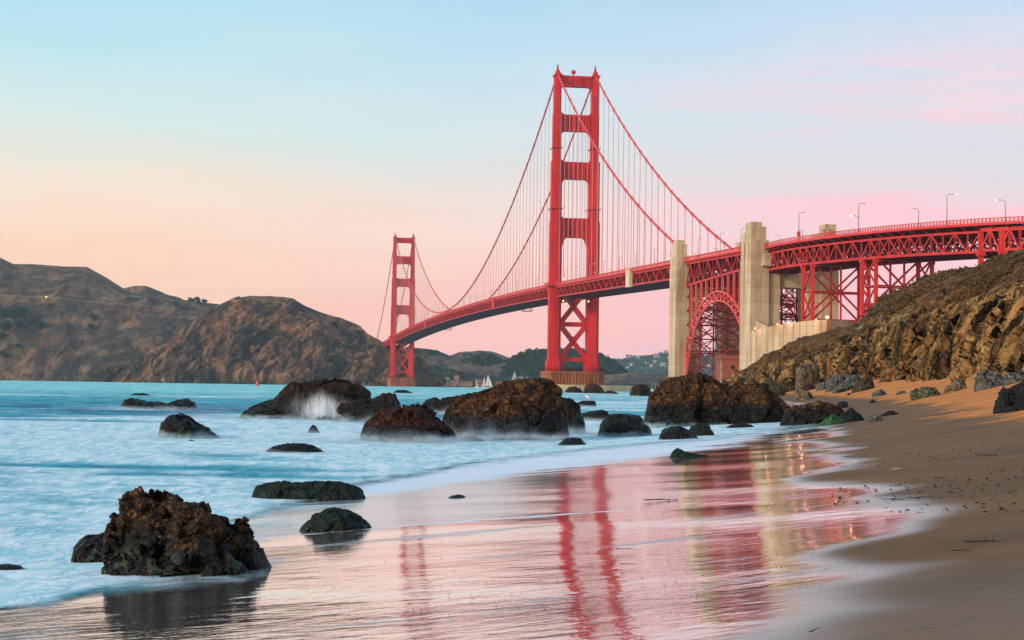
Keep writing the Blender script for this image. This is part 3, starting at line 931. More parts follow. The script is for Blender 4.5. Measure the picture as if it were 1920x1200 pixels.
rock('tiny black stone in front of the peaked rock on the left', [(350, 828), (357, 824), (365, 826)], 828, 'black_rock', .8, .5, group=SEA)
rock('low dark stone cut by the left border of the photo', [(-30, 1068), (-5, 1058), (15, 1057), (35, 1060), (46, 1068)], 1069, 'black_rock', .5, .5, group=SEA)
rock('dark stone seen over the crest of the largest foreground rock', [(335, 950), (350, 942), (365, 941), (385, 948)], 951, 'black_rock', .6, .5, group=SEA)
rock('distant dark rock with foam, left of the pair below the near tower', [(1058, 735), (1066, 726), (1078, 724), (1088, 729), (1094, 736)], 737, 'mussel_rock', .7, .8, group=SEA)
rock('distant brown rock with foam, right of the pair below the near tower', [(1092, 735), (1098, 722), (1110, 718), (1124, 722), (1131, 732), (1136, 737)], 738, 'brown_rock', .7, .8, group=SEA)
rock('distant low skerry trailing right of the pair below the near tower', [(1130, 737), (1140, 732), (1150, 733), (1160, 738)], 739, 'mussel_rock', .7, .6, group=SEA)
rock('distant square shouldered brown rock left of the longest rock', [(1180, 740), (1185, 726), (1195, 720), (1212, 722), (1219, 731), (1223, 741)], 743, 'mussel_rock', .7, .9, group=SEA)
rock('black skerry in open water left of the biggest brown dome', [(735, 737), (745, 731), (760, 731), (774, 736)], 737, 'black_rock', .5, .5, group=SEA)
rock('longest rock, a big brown mussel covered mass by the sand below the concrete pylons', [(1204, 790), (1212, 760), (1225, 740), (1245, 722), (1262, 708), (1290, 702), (1310, 699), (1330, 703), (1345, 713), (1354, 722), (1375, 721), (1400, 719), (1430, 721), (1445, 733), (1460, 745), (1475, 757), (1490, 770), (1500, 788)], 797, 'brown_rock', .45, 1.15, group=SEA, n=300)
rock('low brown rocky tail running from the longest rock onto the sand', [(1462, 792), (1475, 768), (1490, 760), (1515, 757), (1535, 752), (1555, 755), (1570, 762), (1582, 772), (1594, 788)], 795, 'brown_rock', .5, 1.1, group=SEA)
rock('jagged black wet rock at the sandy end of the rocky tail', [(1572, 790), (1580, 775), (1590, 770), (1597, 763), (1604, 772), (1612, 775), (1623, 790)], 791, 'black_rock', .8, 1.3, group=SEA)
rock('bright green algae covered rock at the foot of the rocky tail', [(1536, 795), (1550, 782), (1562, 777), (1576, 783), (1588, 794)], 796, 'algae_rock', .8, 1.1, group=SEA)
rock('small dark block in the swash behind the rocky tail', [(1568, 762), (1572, 755), (1580, 752), (1587, 753), (1592, 763)], 765, 'black_rock', .8, .8, group=SEA)
rock('low black ledge under the left end of the longest rock', [(1208, 798), (1222, 783), (1245, 781), (1265, 783), (1283, 785), (1288, 798)], 802, 'mussel_rock', .6, 1.0, group=SEA)
rock('dark rounded rock in the foam, left of the green capped one', [(1234, 823), (1245, 805), (1258, 799), (1272, 798), (1295, 808), (1311, 823)], 825, 'mussel_rock', .7, .9, group=SEA)
rock('dark rock with a green cap in the foam in front of the longest rock', [(1288, 815), (1295, 800), (1308, 793), (1326, 793), (1332, 805), (1340, 816)], 818, 'weedy_rock', .7, .9, group=SEA)
rock('flat shiny blue black mussel ledge in the last foam', [(1360, 802), (1372, 796), (1390, 793), (1408, 796), (1417, 802)], 803, 'black_rock', .6, 1.0, group=SEA)
rock('small pointed black rock with a low tail on the red mirrored sand', [(1255, 857), (1264, 844), (1271, 840), (1282, 845), (1300, 850), (1318, 852), (1334, 857)], 858, 'weedy_rock', .5, .8, group=SEA)
# boulders on the beach
rock('blue grey boulder behind the crest of the longest rock', [(1334, 724), (1337, 706), (1346, 699), (1365, 697), (1377, 706), (1382, 724)], 735, 'grey_boulder', .8, 1.0, group=BOU, facet=True, name='boulder')
rock('smooth olive mossy boulder leaning right behind the longest rock', [(1424, 740), (1429, 720), (1434, 712), (1442, 709), (1455, 715), (1468, 728), (1475, 743)], 745, 'moss_boulder', .7, .5, group=BOU, name='boulder')
rock('squat tan boulder alone on the sand above the small swash pool', [(1486, 749), (1489, 733), (1503, 730), (1514, 733), (1521, 739), (1526, 749)], 750, 'tan_boulder', .8, 1.0, group=BOU, facet=True, name='boulder')
rock('tall squared tan boulder split by a dark crack', [(1491, 727), (1493, 692), (1503, 684), (1516, 681), (1531, 684), (1538, 697), (1540, 726)], 729, 'tan_boulder', .8, .8, group=BOU, facet=True, name='boulder')
rock('rounded tan boulder at the left of the split boulder', [(1471, 722), (1476, 705), (1484, 698), (1493, 698), (1500, 722)], 729, 'tan_boulder', .8, .9, group=BOU, facet=True, name='boulder')
rock('low grey heap boulder at the far left of the boulder row', [(1442, 728), (1452, 712), (1465, 707), (1475, 714), (1482, 728)], 733, 'grey_boulder', .8, 1.1, group=BOU, facet=True, name='boulder')
rock('small blue grey boulder right of the split boulder', [(1530, 730), (1538, 718), (1545, 715), (1554, 730)], 731, 'grey_boulder', .8, .9, group=BOU, facet=True, name='boulder')
rock('pale grey slab boulder tilted left in the middle of the boulder row', [(1548, 730), (1554, 712), (1568, 703), (1580, 700), (1588, 716), (1592, 730)], 731, 'grey_boulder', .8, .9, group=BOU, facet=True, name='boulder')
rock('dark grey boulder behind the pale grey slab', [(1582, 718), (1590, 704), (1604, 702), (1614, 710), (1618, 722)], 729, 'grey_boulder', .8, 1.0, group=BOU, facet=True, name='boulder')
rock('broad low grey boulder in front of the pale grey slab', [(1562, 731), (1575, 720), (1592, 716), (1606, 722), (1614, 731)], 732, 'grey_boulder', .7, 1.0, group=BOU, facet=True, name='boulder')
rock('brown wedge of rock where the boulder row meets the cliff face', [(1598, 731), (1610, 716), (1622, 706), (1634, 712), (1642, 731)], 732, 'moss_boulder', .7, 1.1, group=BOU, facet=True, name='boulder')
rock('orange brown stone at the foot of the split boulder', [(1502, 730), (1510, 721), (1522, 719), (1532, 729)], 732, 'rusty_rock', .8, .8, group=BOU, facet=True, name='boulder')
rock('big faceted grey boulder on the sand near the right border', [(1828, 727), (1832, 706), (1841, 697), (1851, 694), (1866, 697), (1880, 707), (1890, 717), (1893, 724)], 728, 'grey_boulder', .8, .9, group=BOU, facet=True, name='boulder')
rock('two toned tan and black wedge boulder left of the big faceted one', [(1768, 733), (1778, 722), (1788, 717), (1797, 710), (1807, 715), (1814, 730)], 734, 'tan_boulder', .7, 1.0, group=BOU, facet=True, name='boulder')
rock('lumpy green grey boulder with a blue grey foot on the sand', [(1708, 745), (1718, 731), (1729, 725), (1745, 726), (1758, 729), (1766, 741)], 746, 'green_boulder', .7, 1.3, group=BOU, facet=True, name='boulder')
rock('large black slanting boulder cut off by the right border', [(1866, 767), (1880, 745), (1895, 726), (1910, 717), (1940, 706), (1975, 722), (1990, 767)], 768, 'black_rock', .8, 1.0, group=BOU, facet=True, name='boulder')
rock('grey rock pile boulder at the right border under the cliff', [(1880, 716), (1890, 704), (1905, 697), (1925, 692), (1950, 716)], 718, 'grey_boulder', .7, 1.2, group=BOU, facet=True, name='boulder')
rock('grey stone with a white patch between the cliff and the lumpy green boulder', [(1634, 742), (1643, 733), (1652, 729), (1660, 735), (1667, 741)], 743, 'grey_boulder', .7, 1.0, group=STO, facet=True, name='stone')
rock('small flat grey stone left of the lumpy green boulder', [(1680, 738), (1688, 733), (1694, 732), (1701, 738)], 739, 'green_boulder', .7, .8, group=STO, facet=True, name='stone')
rock('tiny dark pyramid stone on the smooth sand', [(1630, 754), (1637, 748), (1644, 754)], 755, 'black_rock', .8, .8, group=STO, facet=True, name='stone')
rock('dark blue flat stone with a long low tail on the sand', [(1650, 779), (1662, 772), (1672, 769), (1688, 777)], 779, 'black_rock', .6, .9, group=STO, facet=True, name='stone')
rock('dark grey peaked stone right of the jagged wet rock', [(1627, 789), (1636, 781), (1643, 777), (1649, 781), (1659, 789)], 790, 'grey_boulder', .8, 1.0, group=STO, facet=True, name='stone')
rock('dark flat stone high on the sand below the boulder row', [(1568, 734), (1577, 729), (1584, 728), (1588, 733)], 735, 'black_rock', .7, .8, group=STO, facet=True, name='stone')
rock('tiny black stone on the sand right of the flat dark one', [(1586, 741), (1592, 736), (1598, 741)], 741, 'black_rock', .8, .8, group=STO, facet=True, name='stone')
rock('pale green bird stained rock just above the crest of the biggest brown dome', [(962, 722), (967, 712), (974, 706), (983, 704), (991, 706), (996, 712), (1000, 722)], 742, 'pale_rock', .7, 1.5, group=SEA, facet=True)
# ---- sea (built after the rocks so that foam gathers round them)
wx, wy = polar(-44, 44, 560, 7, 9000, 900)
wp = np.stack([wx.ravel(), wy.ravel(), np.zeros(wx.size)], 1)
bz, bd = beach_z(wx, np.minimum(wy, 890))
lw = np.log(np.maximum(wy, 1.0))
n_a = fbm(np.stack([wx.ravel() / np.maximum(wy.ravel(), 1) * 9, lw.ravel() * 6, np.zeros(wx.size)], 1), 4).reshape(wx.shape)
n_b = fbm(np.stack([wx.ravel() / np.maximum(wy.ravel(), 1) * 3, lw.ravel() * 16, np.full(wx.size, 4.)], 1), 3).reshape(wx.shape)
foam = np.interp(wy, [7, 14, 20, 26, 31, 38, 46, 60, 72, 84, 100, 150, 260, 600, 9000],
                 [.56, .60, .74, .82, .60, .36, .74, .86, .92, .70, .16, -.08, .08, -.04, -.1])
foam = foam + .55 * n_a + .38 * n_b
az_ = wx / np.maximum(wy, 1)
foam += sst(az_, -.13, 0.0) * np.interp(wy, [30, 60, 90, 140, 260, 600], [.05, .05, .35, .42, .40, 0.05])
for (rx, ry, hw, dp, hm) in ROCKS:
    q = ((wx - rx) / (hw + .10 * ry ** .8)) ** 2 + ((wy - (ry - dp * .7)) / (dp + .22 * ry ** .9)) ** 2
    foam += .32 * np.exp(-q * 1.3)
deepm = np.exp(-((wy - 34) / 5.5) ** 2) * sst(az_, -.12, -.26) + .9 * np.exp(-((wy - 120) / 35) ** 2) * sst(az_, -.05, -.2)
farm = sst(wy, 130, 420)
wz = .035 * n_b * sst(wy, 10, 30) + .10 * n_a * sst(wy, 40, 120) * sst(wy, 500, 200)
wz = np.where(bd > -2, wz * sst(bd, 0, -4), wz)
# the thin sheet of the last wave runs up the sand to this line
_ye = np.array([0, 9, 12.3, 13.8, 14.5, 15.2, 16.8, 22, 27, 32, 39, 44, 51, 61, 72, 86, 100, 140, 200, 260, 330, 900])
_xe = np.array([-12.5, -10, -7.8, -6.4, -5.0, -3.2, -2.6, -3.0, -3.6, -3.4, -2.5, -.9, 2.8, 9.5, 14.5, 18.5, 21.0, 27, 37, 40, 45, 175])
_ke = np.ones(9) / 9
_xef = np.convolve(np.pad(np.interp(_yy, _ye, _xe), 4, mode='edge'), _ke, 'valid')
xe = np.interp(wy, _yy, _xef) + .012 * wy + .45 * n_a * np.clip(wy / 25, .5, 3)
zb_, _d, _w, _dm, _u = beach_relief(wx, np.minimum(wy, 890))
inn = xe - wx
film = zb_ + .016 * sst(inn, 0, .5) + .02 * sst(inn, 0, 3) - .08 * sst(inn, .05, -.15)
wz = np.where((wy < 800) & (bd > -3), np.maximum(np.where(inn > 0, wz, -9.), film), wz)
edge = np.exp(-(inn / (.012 * wy)) ** 2) * (inn > -.2)
foam = foam + .10 * edge + .02 * np.exp(-np.abs(inn - .05 * wy) / (.03 * wy)) + .55 * np.exp(-np.maximum(inn, 0) / (.05 * wy)) * sst(wy, 24, 36)
cover = np.where(wy < 300, sst(inn, -.02, .10 * wy + .3) * .9 + .1 * sst(inn, 0, .2) + .6 * sst(-bd, .5, 2.0), 1.5)
foam = foam + .12 * sst(bd, -1.0, .5)
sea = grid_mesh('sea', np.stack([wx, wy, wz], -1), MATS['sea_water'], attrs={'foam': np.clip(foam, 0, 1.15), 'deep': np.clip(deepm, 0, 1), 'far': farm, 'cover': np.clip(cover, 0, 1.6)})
vat = sea.data.attributes.new('silk', 'FLOAT_VECTOR', 'POINT')
# long exposure silk: streaks lie along the swell, wider with distance as the swell is longer offshore
vat.data.foreach_set('vector', np.stack([wx / 14 / (1 + wy / 60), 4.2 * np.log(np.maximum(wy, 1)) / 3, np.zeros_like(wx)], -1).reshape(-1).astype(np.float32))
tag(sea, 'pale turquoise sea, silky and white with foam near the shore', kind='structure')

# ------------------------------------------------------------------ hills and cliff
def terrain(name, lines, px_range, npx, seg, mat, label, amp, freq, tilt=0.0, back=.35, attrs_fn=None, ridge_amp=.25, kind='structure', cat=None, near_scale=False, soft=.10, rocky=None):
    """lines: foot ... ridge, each a list of (px, row, distance) or (px, None, distance) for a foot on the ground"""
    a0, a1 = px_range
    pxs = np.linspace(a0, a1, npx)
    L = []
    for ln in lines:
        ln = sorted(ln, key=lambda t: t[0])
        P = []
        for (a, b, Yd) in ln:
            if b is None:
                q = at(a, 725 + (a - 960) * .0148, Yd)
                q[2] = (ground_z(q[0], q[1]) - 1.0) if Yd < 900 else -2.0
                P.append(q)
            else:
                P.append(at(a, b, Yd))
        P = np.array(P)
        ax = np.array([t[0] for t in ln], float)
        # smooth interpolation along the line
        s = np.stack([np.interp(pxs, ax, P[:, k]) for k in range(3)], -1)
        k_ = max(3, int(npx * .012)) | 1
        ker = np.hanning(k_ + 2)[1:-1]
        ker /= ker.sum()
        sp = np.pad(s, ((k_ // 2, k_ // 2), (0, 0)), mode='edge')
        sp[:k_ // 2] = 2 * s[0] - sp[k_:k_ // 2:-1][:k_ // 2] if False else sp[:k_ // 2]
        s2 = np.stack([np.convolve(sp[:, k], ker, 'valid') for k in range(3)], -1)
        L.append(s2 if len(lines) > 0 else s)
    rid = L[-1]
    # the land goes on behind the ridge and falls away
    d = rid[:, :2] / np.linalg.norm(rid[:, :2], axis=1)[:, None]
    hgt = np.maximum(rid[:, 2] - L[0][:, 2], 1)
    bk = rid.copy()
    bk[:, :2] += d * (hgt * 1.5)[:, None]
    bk[:, 2] -= hgt * back
    bk2 = rid.copy()
    bk2[:, :2] += d * (hgt * 4)[:, None]
    bk2[:, 2] = L[0][:, 2] - 5
    rows = []
    K = L + [bk, bk2]
    for i in range(len(K) - 1):
        n_ = seg if i < len(L) - 1 else max(6, seg // 5)
        for t in np.linspace(0, 1, n_, endpoint=False):
            p0, p1 = K[max(i - 1, 0)], K[i]
            p2, p3 = K[i + 1], K[min(i + 2, len(K) - 1)]
            lin_ = p1 * (1 - t) + p2 * t
            if i < len(L) - 1:
                cr = .5 * ((2 * p1) + (-p0 + p2) * t + (2 * p0 - 5 * p1 + 4 * p2 - p3) * t * t + (-p0 + 3 * p1 - 3 * p2 + p3) * t ** 3) if 0 < i < len(L) - 2 else lin_
                lin_ = .5 * lin_ + .5 * cr
            rows.append(lin_)
    rows.append(K[-1])
    Pm = np.stack(rows, 1)
    nu, nv = Pm.shape[:2]
    nr = seg * (len(L) - 1)
    vv = np.arange(nv) / nr
    near_ridge = np.clip(np.abs(vv - 1) / soft, 0, 1)
    foot = np.clip(vv / .03, 0, 1)
    fall = (ridge_amp + (1 - ridge_amp) * near_ridge) * foot
    base = Pm.copy()
    for fr, am, kd in amp:
        du = np.gradient(Pm, axis=0)
        dv = np.gradient(Pm, axis=1)
        nn = np.cross(du, dv)
        nn /= np.linalg.norm(nn, axis=2, keepdims=True) + 1e-9
        q = base.reshape(-1, 3).copy()
        c, s = math.cos(tilt), math.sin(tilt)
        qx = q[:, 0] * c - q[:, 2] * s
        qz = q[:, 0] * s + q[:, 2] * c
        q = np.stack([qx, q[:, 1] * .6, qz * .35], 1) * fr * freq
        if kd == 2:
            val = facets(q + .35 * np.stack([fbm(q * 1.7 + 9 * j_, 2) for j_ in range(3)], 1)) - .1
        else:
            val = (ridged(q + 3.1 * kd, 3) - .85) if kd else fbm(q, 3)
        rk = 1.0
        if rocky and kd == 2:
            wob = .12 * fbm(base.reshape(-1, 3) * .02, 3).reshape(nu, nv)
            rk = rocky[2] + (1 - rocky[2]) * sst(vv[None] + wob, rocky[1], rocky[0])
        near_ = np.clip(base[..., 1] / 300., .30, 1.3) if near_scale else 1.0
        Pm = Pm + nn * (val.reshape(nu, nv) * am * near_ * rk * fall[None])[..., None]
    at_ = attrs_fn(pxs, vv, Pm, base) if attrs_fn else None
    o = grid_mesh(name, Pm, MATS[mat], attrs=at_)
    tag(o, label, cat, None, kind)
    return o


# cliff on the right
CF = [(1340, None, 600), (1385, None, 545), (1450, None, 465), (1500, None, 375), (1560, None, 310), (1600, None, 272), (1700, None, 210),
      (1800, None, 158), (1900, None, 124), (2000, None, 105), (2200, None, 80)]
CM1 = [(1340, 726, 620), (1385, 714, 558), (1450, 700, 485), (1500, 688, 408), (1560, 668, 348), (1600, 655, 312), (1640, 640, 285), (1700, 622, 245),
       (1800, 590, 190), (1900, 560, 152), (2000, 530, 130), (2200, 490, 100)]
CM2 = [(1340, 722, 640), (1385, 709, 566), (1420, 690, 525), (1450, 674, 490), (1500, 651, 430), (1560, 632, 385), (1600, 622, 360), (1640, 606, 340), (1700, 580, 300),
       (1800, 545, 240), (1900, 512, 195), (2000, 480, 165), (2200, 440, 130)]
CR = [(1340, 724, 655), (1376, 712, 580), (1385, 703, 574), (1402, 687, 560), (1430, 670, 545), (1470, 655, 530), (1483, 641, 525), (1520, 630, 510), (1560, 618, 495), (1600, 609, 480),
      (1617, 596, 472), (1640, 571, 462), (1660, 553, 455), (1700, 537, 435), (1730, 520, 420), (1770, 508, 400), (1830, 500, 370), (1850, 488, 355),
      (1880, 477, 335), (1920, 466, 310), (1990, 440, 270), (2100, 410, 230), (2200, 390, 200)]


def cliff_attr(pxs, vv, Pm, base):
    V = np.broadcast_to(vv[None], Pm.shape[:2])
    PX = np.broadcast_to(pxs[:, None], Pm.shape[:2])
    veg = sst(V, .42, .66) * .80 + .25 * sst(PX, 1700, 1560) * sst(V, .1, .35)
    pale = .95 * np.exp(-((PX - 1632) / 36) ** 4 - ((V - .70) / .09) ** 2) + .45 * np.exp(-((PX - 1470) / 40) ** 2 - ((V - .30) / .12) ** 2)
    return {'veg': veg, 'pale': pale}


terrain('cliff', [CF, CM1, CM2, CR], (1376, 2200), 900, 130, 'cliff_rock', 'brown and ochre sea cliff with scrub on top, behind the beach',
        [(.35, 2.0, 0), (1.0, 1.8, 1), (2.4, 3.0, 2), (5.5, 1.7, 2), (12, .85, 2), (6.5, .7, 1), (26, .42, 2), (30, .14, 1)], .06, R(40), attrs_fn=cliff_attr, ridge_amp=.04, near_scale=True, soft=.35, rocky=(.27, .44, .15))


def hill_attr(pxs, vv, Pm, base):
    V = np.broadcast_to(vv[None], Pm.shape[:2])
    PX = np.broadcast_to(pxs[:, None], Pm.shape[:2])
    return {'veg': sst(V, .75, 1.0) * sst(PX, 620, 420) * .5 + sst(PX, 420, 260) * .4, 'pale': .42 * sst(V, .16, .03) * (np.exp(-((PX - 310) / 50) ** 2) + np.exp(-((PX - 645) / 14) ** 2))}


def hillA_attr(pxs, vv, Pm, base):
    V = np.broadcast_to(vv[None], Pm.shape[:2])
    PX = np.broadcast_to(pxs[:, None], Pm.shape[:2])
    return {'veg': sst(V, .2, .45) * sst(V, .95, .5) * .55, 'pale': .46 * sst(V, .20, .03) * (np.exp(-((PX - 85) / 40) ** 2) + np.exp(-((PX - 25) / 12) ** 2))}


terrain('far_hill', [[(180, None, 3500), (430, None, 3500)], [(180, 560, 3700), (230, 541, 3700), (250, 535, 3700), (272, 534, 3700), (300, 545, 3700), (340, 561, 3700), (370, 565, 3700), (410, 570, 3700), (430, 580, 3700)]],
        (180, 430), 120, 40, 'grass_hill', 'bluish rounded hill rising behind the grassy headland', [(.6, 18, 0), (2, 6, 1)], .006)
terrain('grassy_headland', [[(-160, None, 2750), (100, None, 2740), (300, None, 2760), (460, None, 2800)],
                            [(-160, 640, 2800), (0, 640, 2800), (100, 650, 2790), (200, 655, 2800), (300, 650, 2820), (460, 660, 2850)],
                            [(-160, 553, 2950), (0, 555, 2950), (85, 558, 2950), (180, 568, 2950), (280, 577, 2950), (345, 579, 2950), (400, 585, 2950), (460, 600, 2950)],
                            [(-160, 460, 3150), (-60, 470, 3150), (0, 484, 3150), (25, 496, 3150), (60, 496, 3150), (120, 500, 3150), (163, 501, 3150), (200, 521, 3150), (235, 543, 3140), (290, 562, 3120),
                             (340, 572, 3080), (380, 577, 3060), (400, 582, 3060), (460, 600, 3060)]],
        (-160, 460), 420, 70, 'grass_hill', 'long grassy headland across the water with a road cut along it', [(.35, 34, 1), (1.0, 12, 1), (3, 3, 1), (9, 1.0, 0)], .006, R(25), attrs_fn=hillA_attr, soft=.25, ridge_amp=.05)
terrain('rock_headland', [[(200, None, 2600), (260, None, 2540), (330, None, 2500), (450, None, 2450), (600, None, 2440), (700, None, 2450), (760, None, 2500), (826, None, 2600)],
                          [(200, 709, 2610), (260, 695, 2570), (330, 672, 2540), (450, 650, 2520), (600, 650, 2510), (700, 672, 2500), (760, 690, 2530), (826, 722, 2620)],
                          [(200, 707, 2620), (260, 682, 2590), (330, 645, 2590), (385, 615, 2590), (450, 590, 2590), (600, 610, 2570), (700, 648, 2540), (760, 676, 2550), (826, 721, 2630)],
                          [(200, 706, 2630), (213, 699, 2630), (260, 672, 2640), (300, 650, 2650), (350, 620, 2660), (385, 587, 2670), (415, 570, 2680), (440, 559, 2680), (470, 555, 2680), (520, 556, 2670),
                           (550, 560, 2660), (570, 573, 2650), (600, 585, 2640), (640, 597, 2630), (675, 610, 2610), (690, 625, 2590), (710, 636, 2570), (725, 645, 2560), (740, 655, 2560), (775, 669, 2570),
                           (790, 688, 2580), (800, 708, 2600), (826, 720, 2640)]],
        (200, 826), 620, 80, 'headland_rock', 'steep bare rock headland beside the far bridge tower', [(.5, 22, 1), (1.3, 14, 1), (3.5, 5.0, 1), (4, 7, 2), (11, 3.5, 2), (20, 1.2, 1)], .007, R(38), attrs_fn=hill_attr, soft=.22, ridge_amp=.05)


def tawny_attr(pxs, vv, Pm, base):
    V = np.broadcast_to(vv[None], Pm.shape[:2])
    return {'veg': sst(V, .55, .15) * .75 + 0 * V}


terrain('tawny_hill', [[(760, None, 2950), (1060, None, 2950)], [(760, 690, 3100), (900, 690, 3100), (1060, 700, 3100)],
                       [(760, 652, 3400), (800, 655, 3400), (820, 656, 3400), (843, 666, 3400), (862, 660, 3400), (900, 658, 3400), (930, 664, 3400), (960, 673, 3400), (1000, 690, 3400), (1060, 705, 3400)]],
        (760, 1060), 220, 50, 'tawny_hill', 'tawny grass hills with tree filled gullies behind the harbour', [(.5, 22, 1), (1.6, 8, 1), (5, 2, 0)], .006, 0, attrs_fn=tawny_attr)
WOOD_RIDGE = [(935, 704, 3150), (960, 675, 3150), (975, 666, 3150), (1000, 660, 3150), (1025, 661, 3150), (1060, 660, 3150), (1100, 662, 3150), (1130, 672, 3150), (1150, 682, 3150), (1172, 698, 3150), (1180, 706, 3150)]
wood = terrain('wooded_hill', [[(935, None, 2980), (1180, None, 2980)], WOOD_RIDGE], (935, 1180), 120, 60, 'tawny_hill', 'low hill under dark woods behind the near tower',
               [(.8, 10, 0)], .006, 0, attrs_fn=lambda a, b, c, d: {'veg': np.ones(c.shape[:2])})
terrain('low_bluff', [[(1060, None, 2700), (1330, None, 2700)], [(1060, 716, 2850), (1100, 709, 2850), (1130, 703, 2850), (1180, 699, 2850), (1230, 701, 2850), (1275, 704, 2850), (1330, 712, 2850)]],
        (1060, 1330), 120, 30, 'tawny_hill', 'low brown bluff along the far shore below the blue hill', [(1.0, 5, 0), (3, 2, 1)], .01, 0, attrs_fn=tawny_attr)
CITY = [(1120, 690, 6200), (1140, 680, 6200), (1170, 669, 6200), (1200, 666, 6200), (1230, 664, 6200), (1262, 661, 6200), (1300, 663, 6200), (1340, 668, 6200), (1400, 690, 6200), (1440, 715, 6200)]
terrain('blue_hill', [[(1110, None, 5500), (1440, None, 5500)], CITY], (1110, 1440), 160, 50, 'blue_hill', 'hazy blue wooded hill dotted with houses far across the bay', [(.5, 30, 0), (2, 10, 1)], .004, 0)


# ------------------------------------------------------------------ woods, trees and shrubs
def leaf_cloud(mb, c, r, n, size, rg):
    v = rg.normal(size=(n, 3))
    v /= np.linalg.norm(v, axis=1)[:, None]
    rad = rg.uniform(.25, 1, n) ** .4
    lump = 1 + .35 * perlin(v * 2.1 + c[0] * .37)
    P = np.array(c) + v * (rad * lump)[:, None] * np.array(r)
    for p in P:
        a = rg.normal(size=3); a /= np.linalg.norm(a)
        b = np.cross(a, rg.normal(size=3)); b /= np.linalg.norm(b) + 1e-9
        s = size * rg.uniform(.6, 1.4)
        mb.poly([p - a * s - b * s * .6, p + a * s - b * s * .7, p + a * s * .8 + b * s * .6, p - a * s * .9 + b * s * .7], [(0, 1, 2, 3)])


rg = np.random.default_rng(3)
mb = MB()
dg_ = None


def land_z(objs, x, y):
    """height of the highest of these terrains at a plan position"""
    best = None
    for o in objs:
        ok, loc, n_, i_ = o.ray_cast(Vector((x, y, 2000)), Vector((0, 0, -1)))
        if ok and (best is None or loc.z > best): best = loc.z
    return best


bpy.context.view_layer.update()
T = bpy.data.objects
cnt = 0
while cnt < 1000:
    px = rg.uniform(940, 1176)
    Yd = rg.uniform(2985, 3180)
    x = (px - 960) / F * Yd
    z = land_z([wood], x, Yd)
    if z is None or z < 3: continue
    s = rg.uniform(3.5, 6.5)
    leaf_cloud(mb, (x, Yd, z + s * .6), (s, s, s * 1.1), 34, 1.5, rg)
    cnt += 1
tag(mb.build('forest', MATS['forest_leaf']), 'dark green woods covering the low hill behind the near tower', kind='stuff')
mb = MB()
cnt = 0
gul = T['tawny_hill']
while cnt < 230:
    px = rg.uniform(770, 950)
    Yd = rg.uniform(2960, 3330)
    x = (px - 960) / F * Yd
    z = land_z([gul], x, Yd)
    if z is None or z < 2: continue
    if perlin(np.array([[x * .012, Yd * .008, 2.2]]))[0] < .02: continue
    s = rg.uniform(3.5, 7)
    leaf_cloud(mb, (x, Yd, z + s * .4), (s, s, s * .8), 30, 1.6, rg)
    cnt += 1
tag(mb.build('gully_woods', MATS['forest_leaf']), 'dark trees filling the gullies of the tawny hills', kind='stuff')
mb = MB()
cnt = 0
bh = T['blue_hill']
while cnt < 620:
    px = rg.uniform(1125, 1420)
    Yd = rg.uniform(5560, 6220)
    x = (px - 960) / F * Yd
    z = land_z([bh], x, Yd)
    if z is None or z < 3: continue
    s = rg.uniform(6, 13)
    leaf_cloud(mb, (x, Yd, z + s * .4), (s, s, s * .9), 22, 3.2, rg)
    cnt += 1
tag(mb.build('far_woods', MATS['haze_blue_leaf']), 'hazy blue woods covering the far hill', kind='stuff')


def make_tree(name, seed, label, group, spread=1.0, nl=420):
    g_ = np.random.default_rng(seed)
    t = thing(name, label, 'tree', group=group)
    k = MB()
    k.tube([(0, 0, -1.5), (.2, 0, 2), (.1, .2, 5)], [.7, .5, .3], 6)
    for a in range(4):
        th = a * 1.6
        k.tube([(0, 0, 2.5 + a * .5), (2.2 * math.cos(th), 2.2 * math.sin(th), 5.2)], [.3, .12], 5)
    k.build('trunk', MATS['bark'], t)
    c = MB()
    for i in range(5):
        th = g_.uniform(0, 6.28)
        rr = g_.uniform(.5, 3.2)
        leaf_cloud(c, (rr * math.cos(th), rr * math.sin(th), g_.uniform(3.6, 7.2)), (3.6, 3.6, 2.7), nl // 5, .62, g_)
    c.build('crown', MATS['tree_leaf'], t)
    return t


tree_protos = [make_tree('shoreline_tree', 50 + i, 'dark bushy tree', 'trees on the grassy headland') for i in range(3)]
spots = [(4, 596, 1.9, 'dark tree at the left border of the headland, above the road bend'), (22, 600, 1.7, 'dark bushy tree second from the left border on the headland'), (40, 597, 1.9, 'largest dark tree in the clump at the left of the headland'),
         (12, 620, 1.6, 'dark tree low in the clump at the left border'), (33, 618, 1.6, 'dark tree under the largest tree of the headland clump'), (57, 611, .9, 'small dark tree just right of the headland clump'),
         (74, 618, 1.5, 'round dark tree standing right of the headland clump'), (64, 606, .8, 'smallest shrubby tree between the clump and the round dark tree'), (168, 619, 1.15, 'round lone tree low in the pale grass hollow'), (175, 599, 1.1, 'lone tree just above the one in the pale grass hollow'),
         (8, 672, 1.3, 'dark tree near the shore at the left border'), (97, 577, .8, 'small lone tree below the road near the car light'), (33, 652, .8, 'shrubby tree among the pale outcrops near the shore'), (1, 636, 1.2, 'dark tree half cut by the left border below the clump')]
hillA = T['grassy_headland']
first = [True] * 3
for i, (px, row, s, lab) in enumerate(spots):
    d = Vector(ray(px, row)).normalized()
    ok, loc, n_, i_ = hillA.ray_cast(Vector((0, 0, CAM_Z)), d)
    if not ok: continue
    k = i % 3
    o = tree_protos[k] if first[k] else copy_tree(tree_protos[k])
    first[k] = False
    o.location = loc + Vector((0, 0, -.5))
    o.scale = (s * 1.2,) * 3
    o.rotation_euler = (0, 0, i * 1.3)
    o['label'] = lab
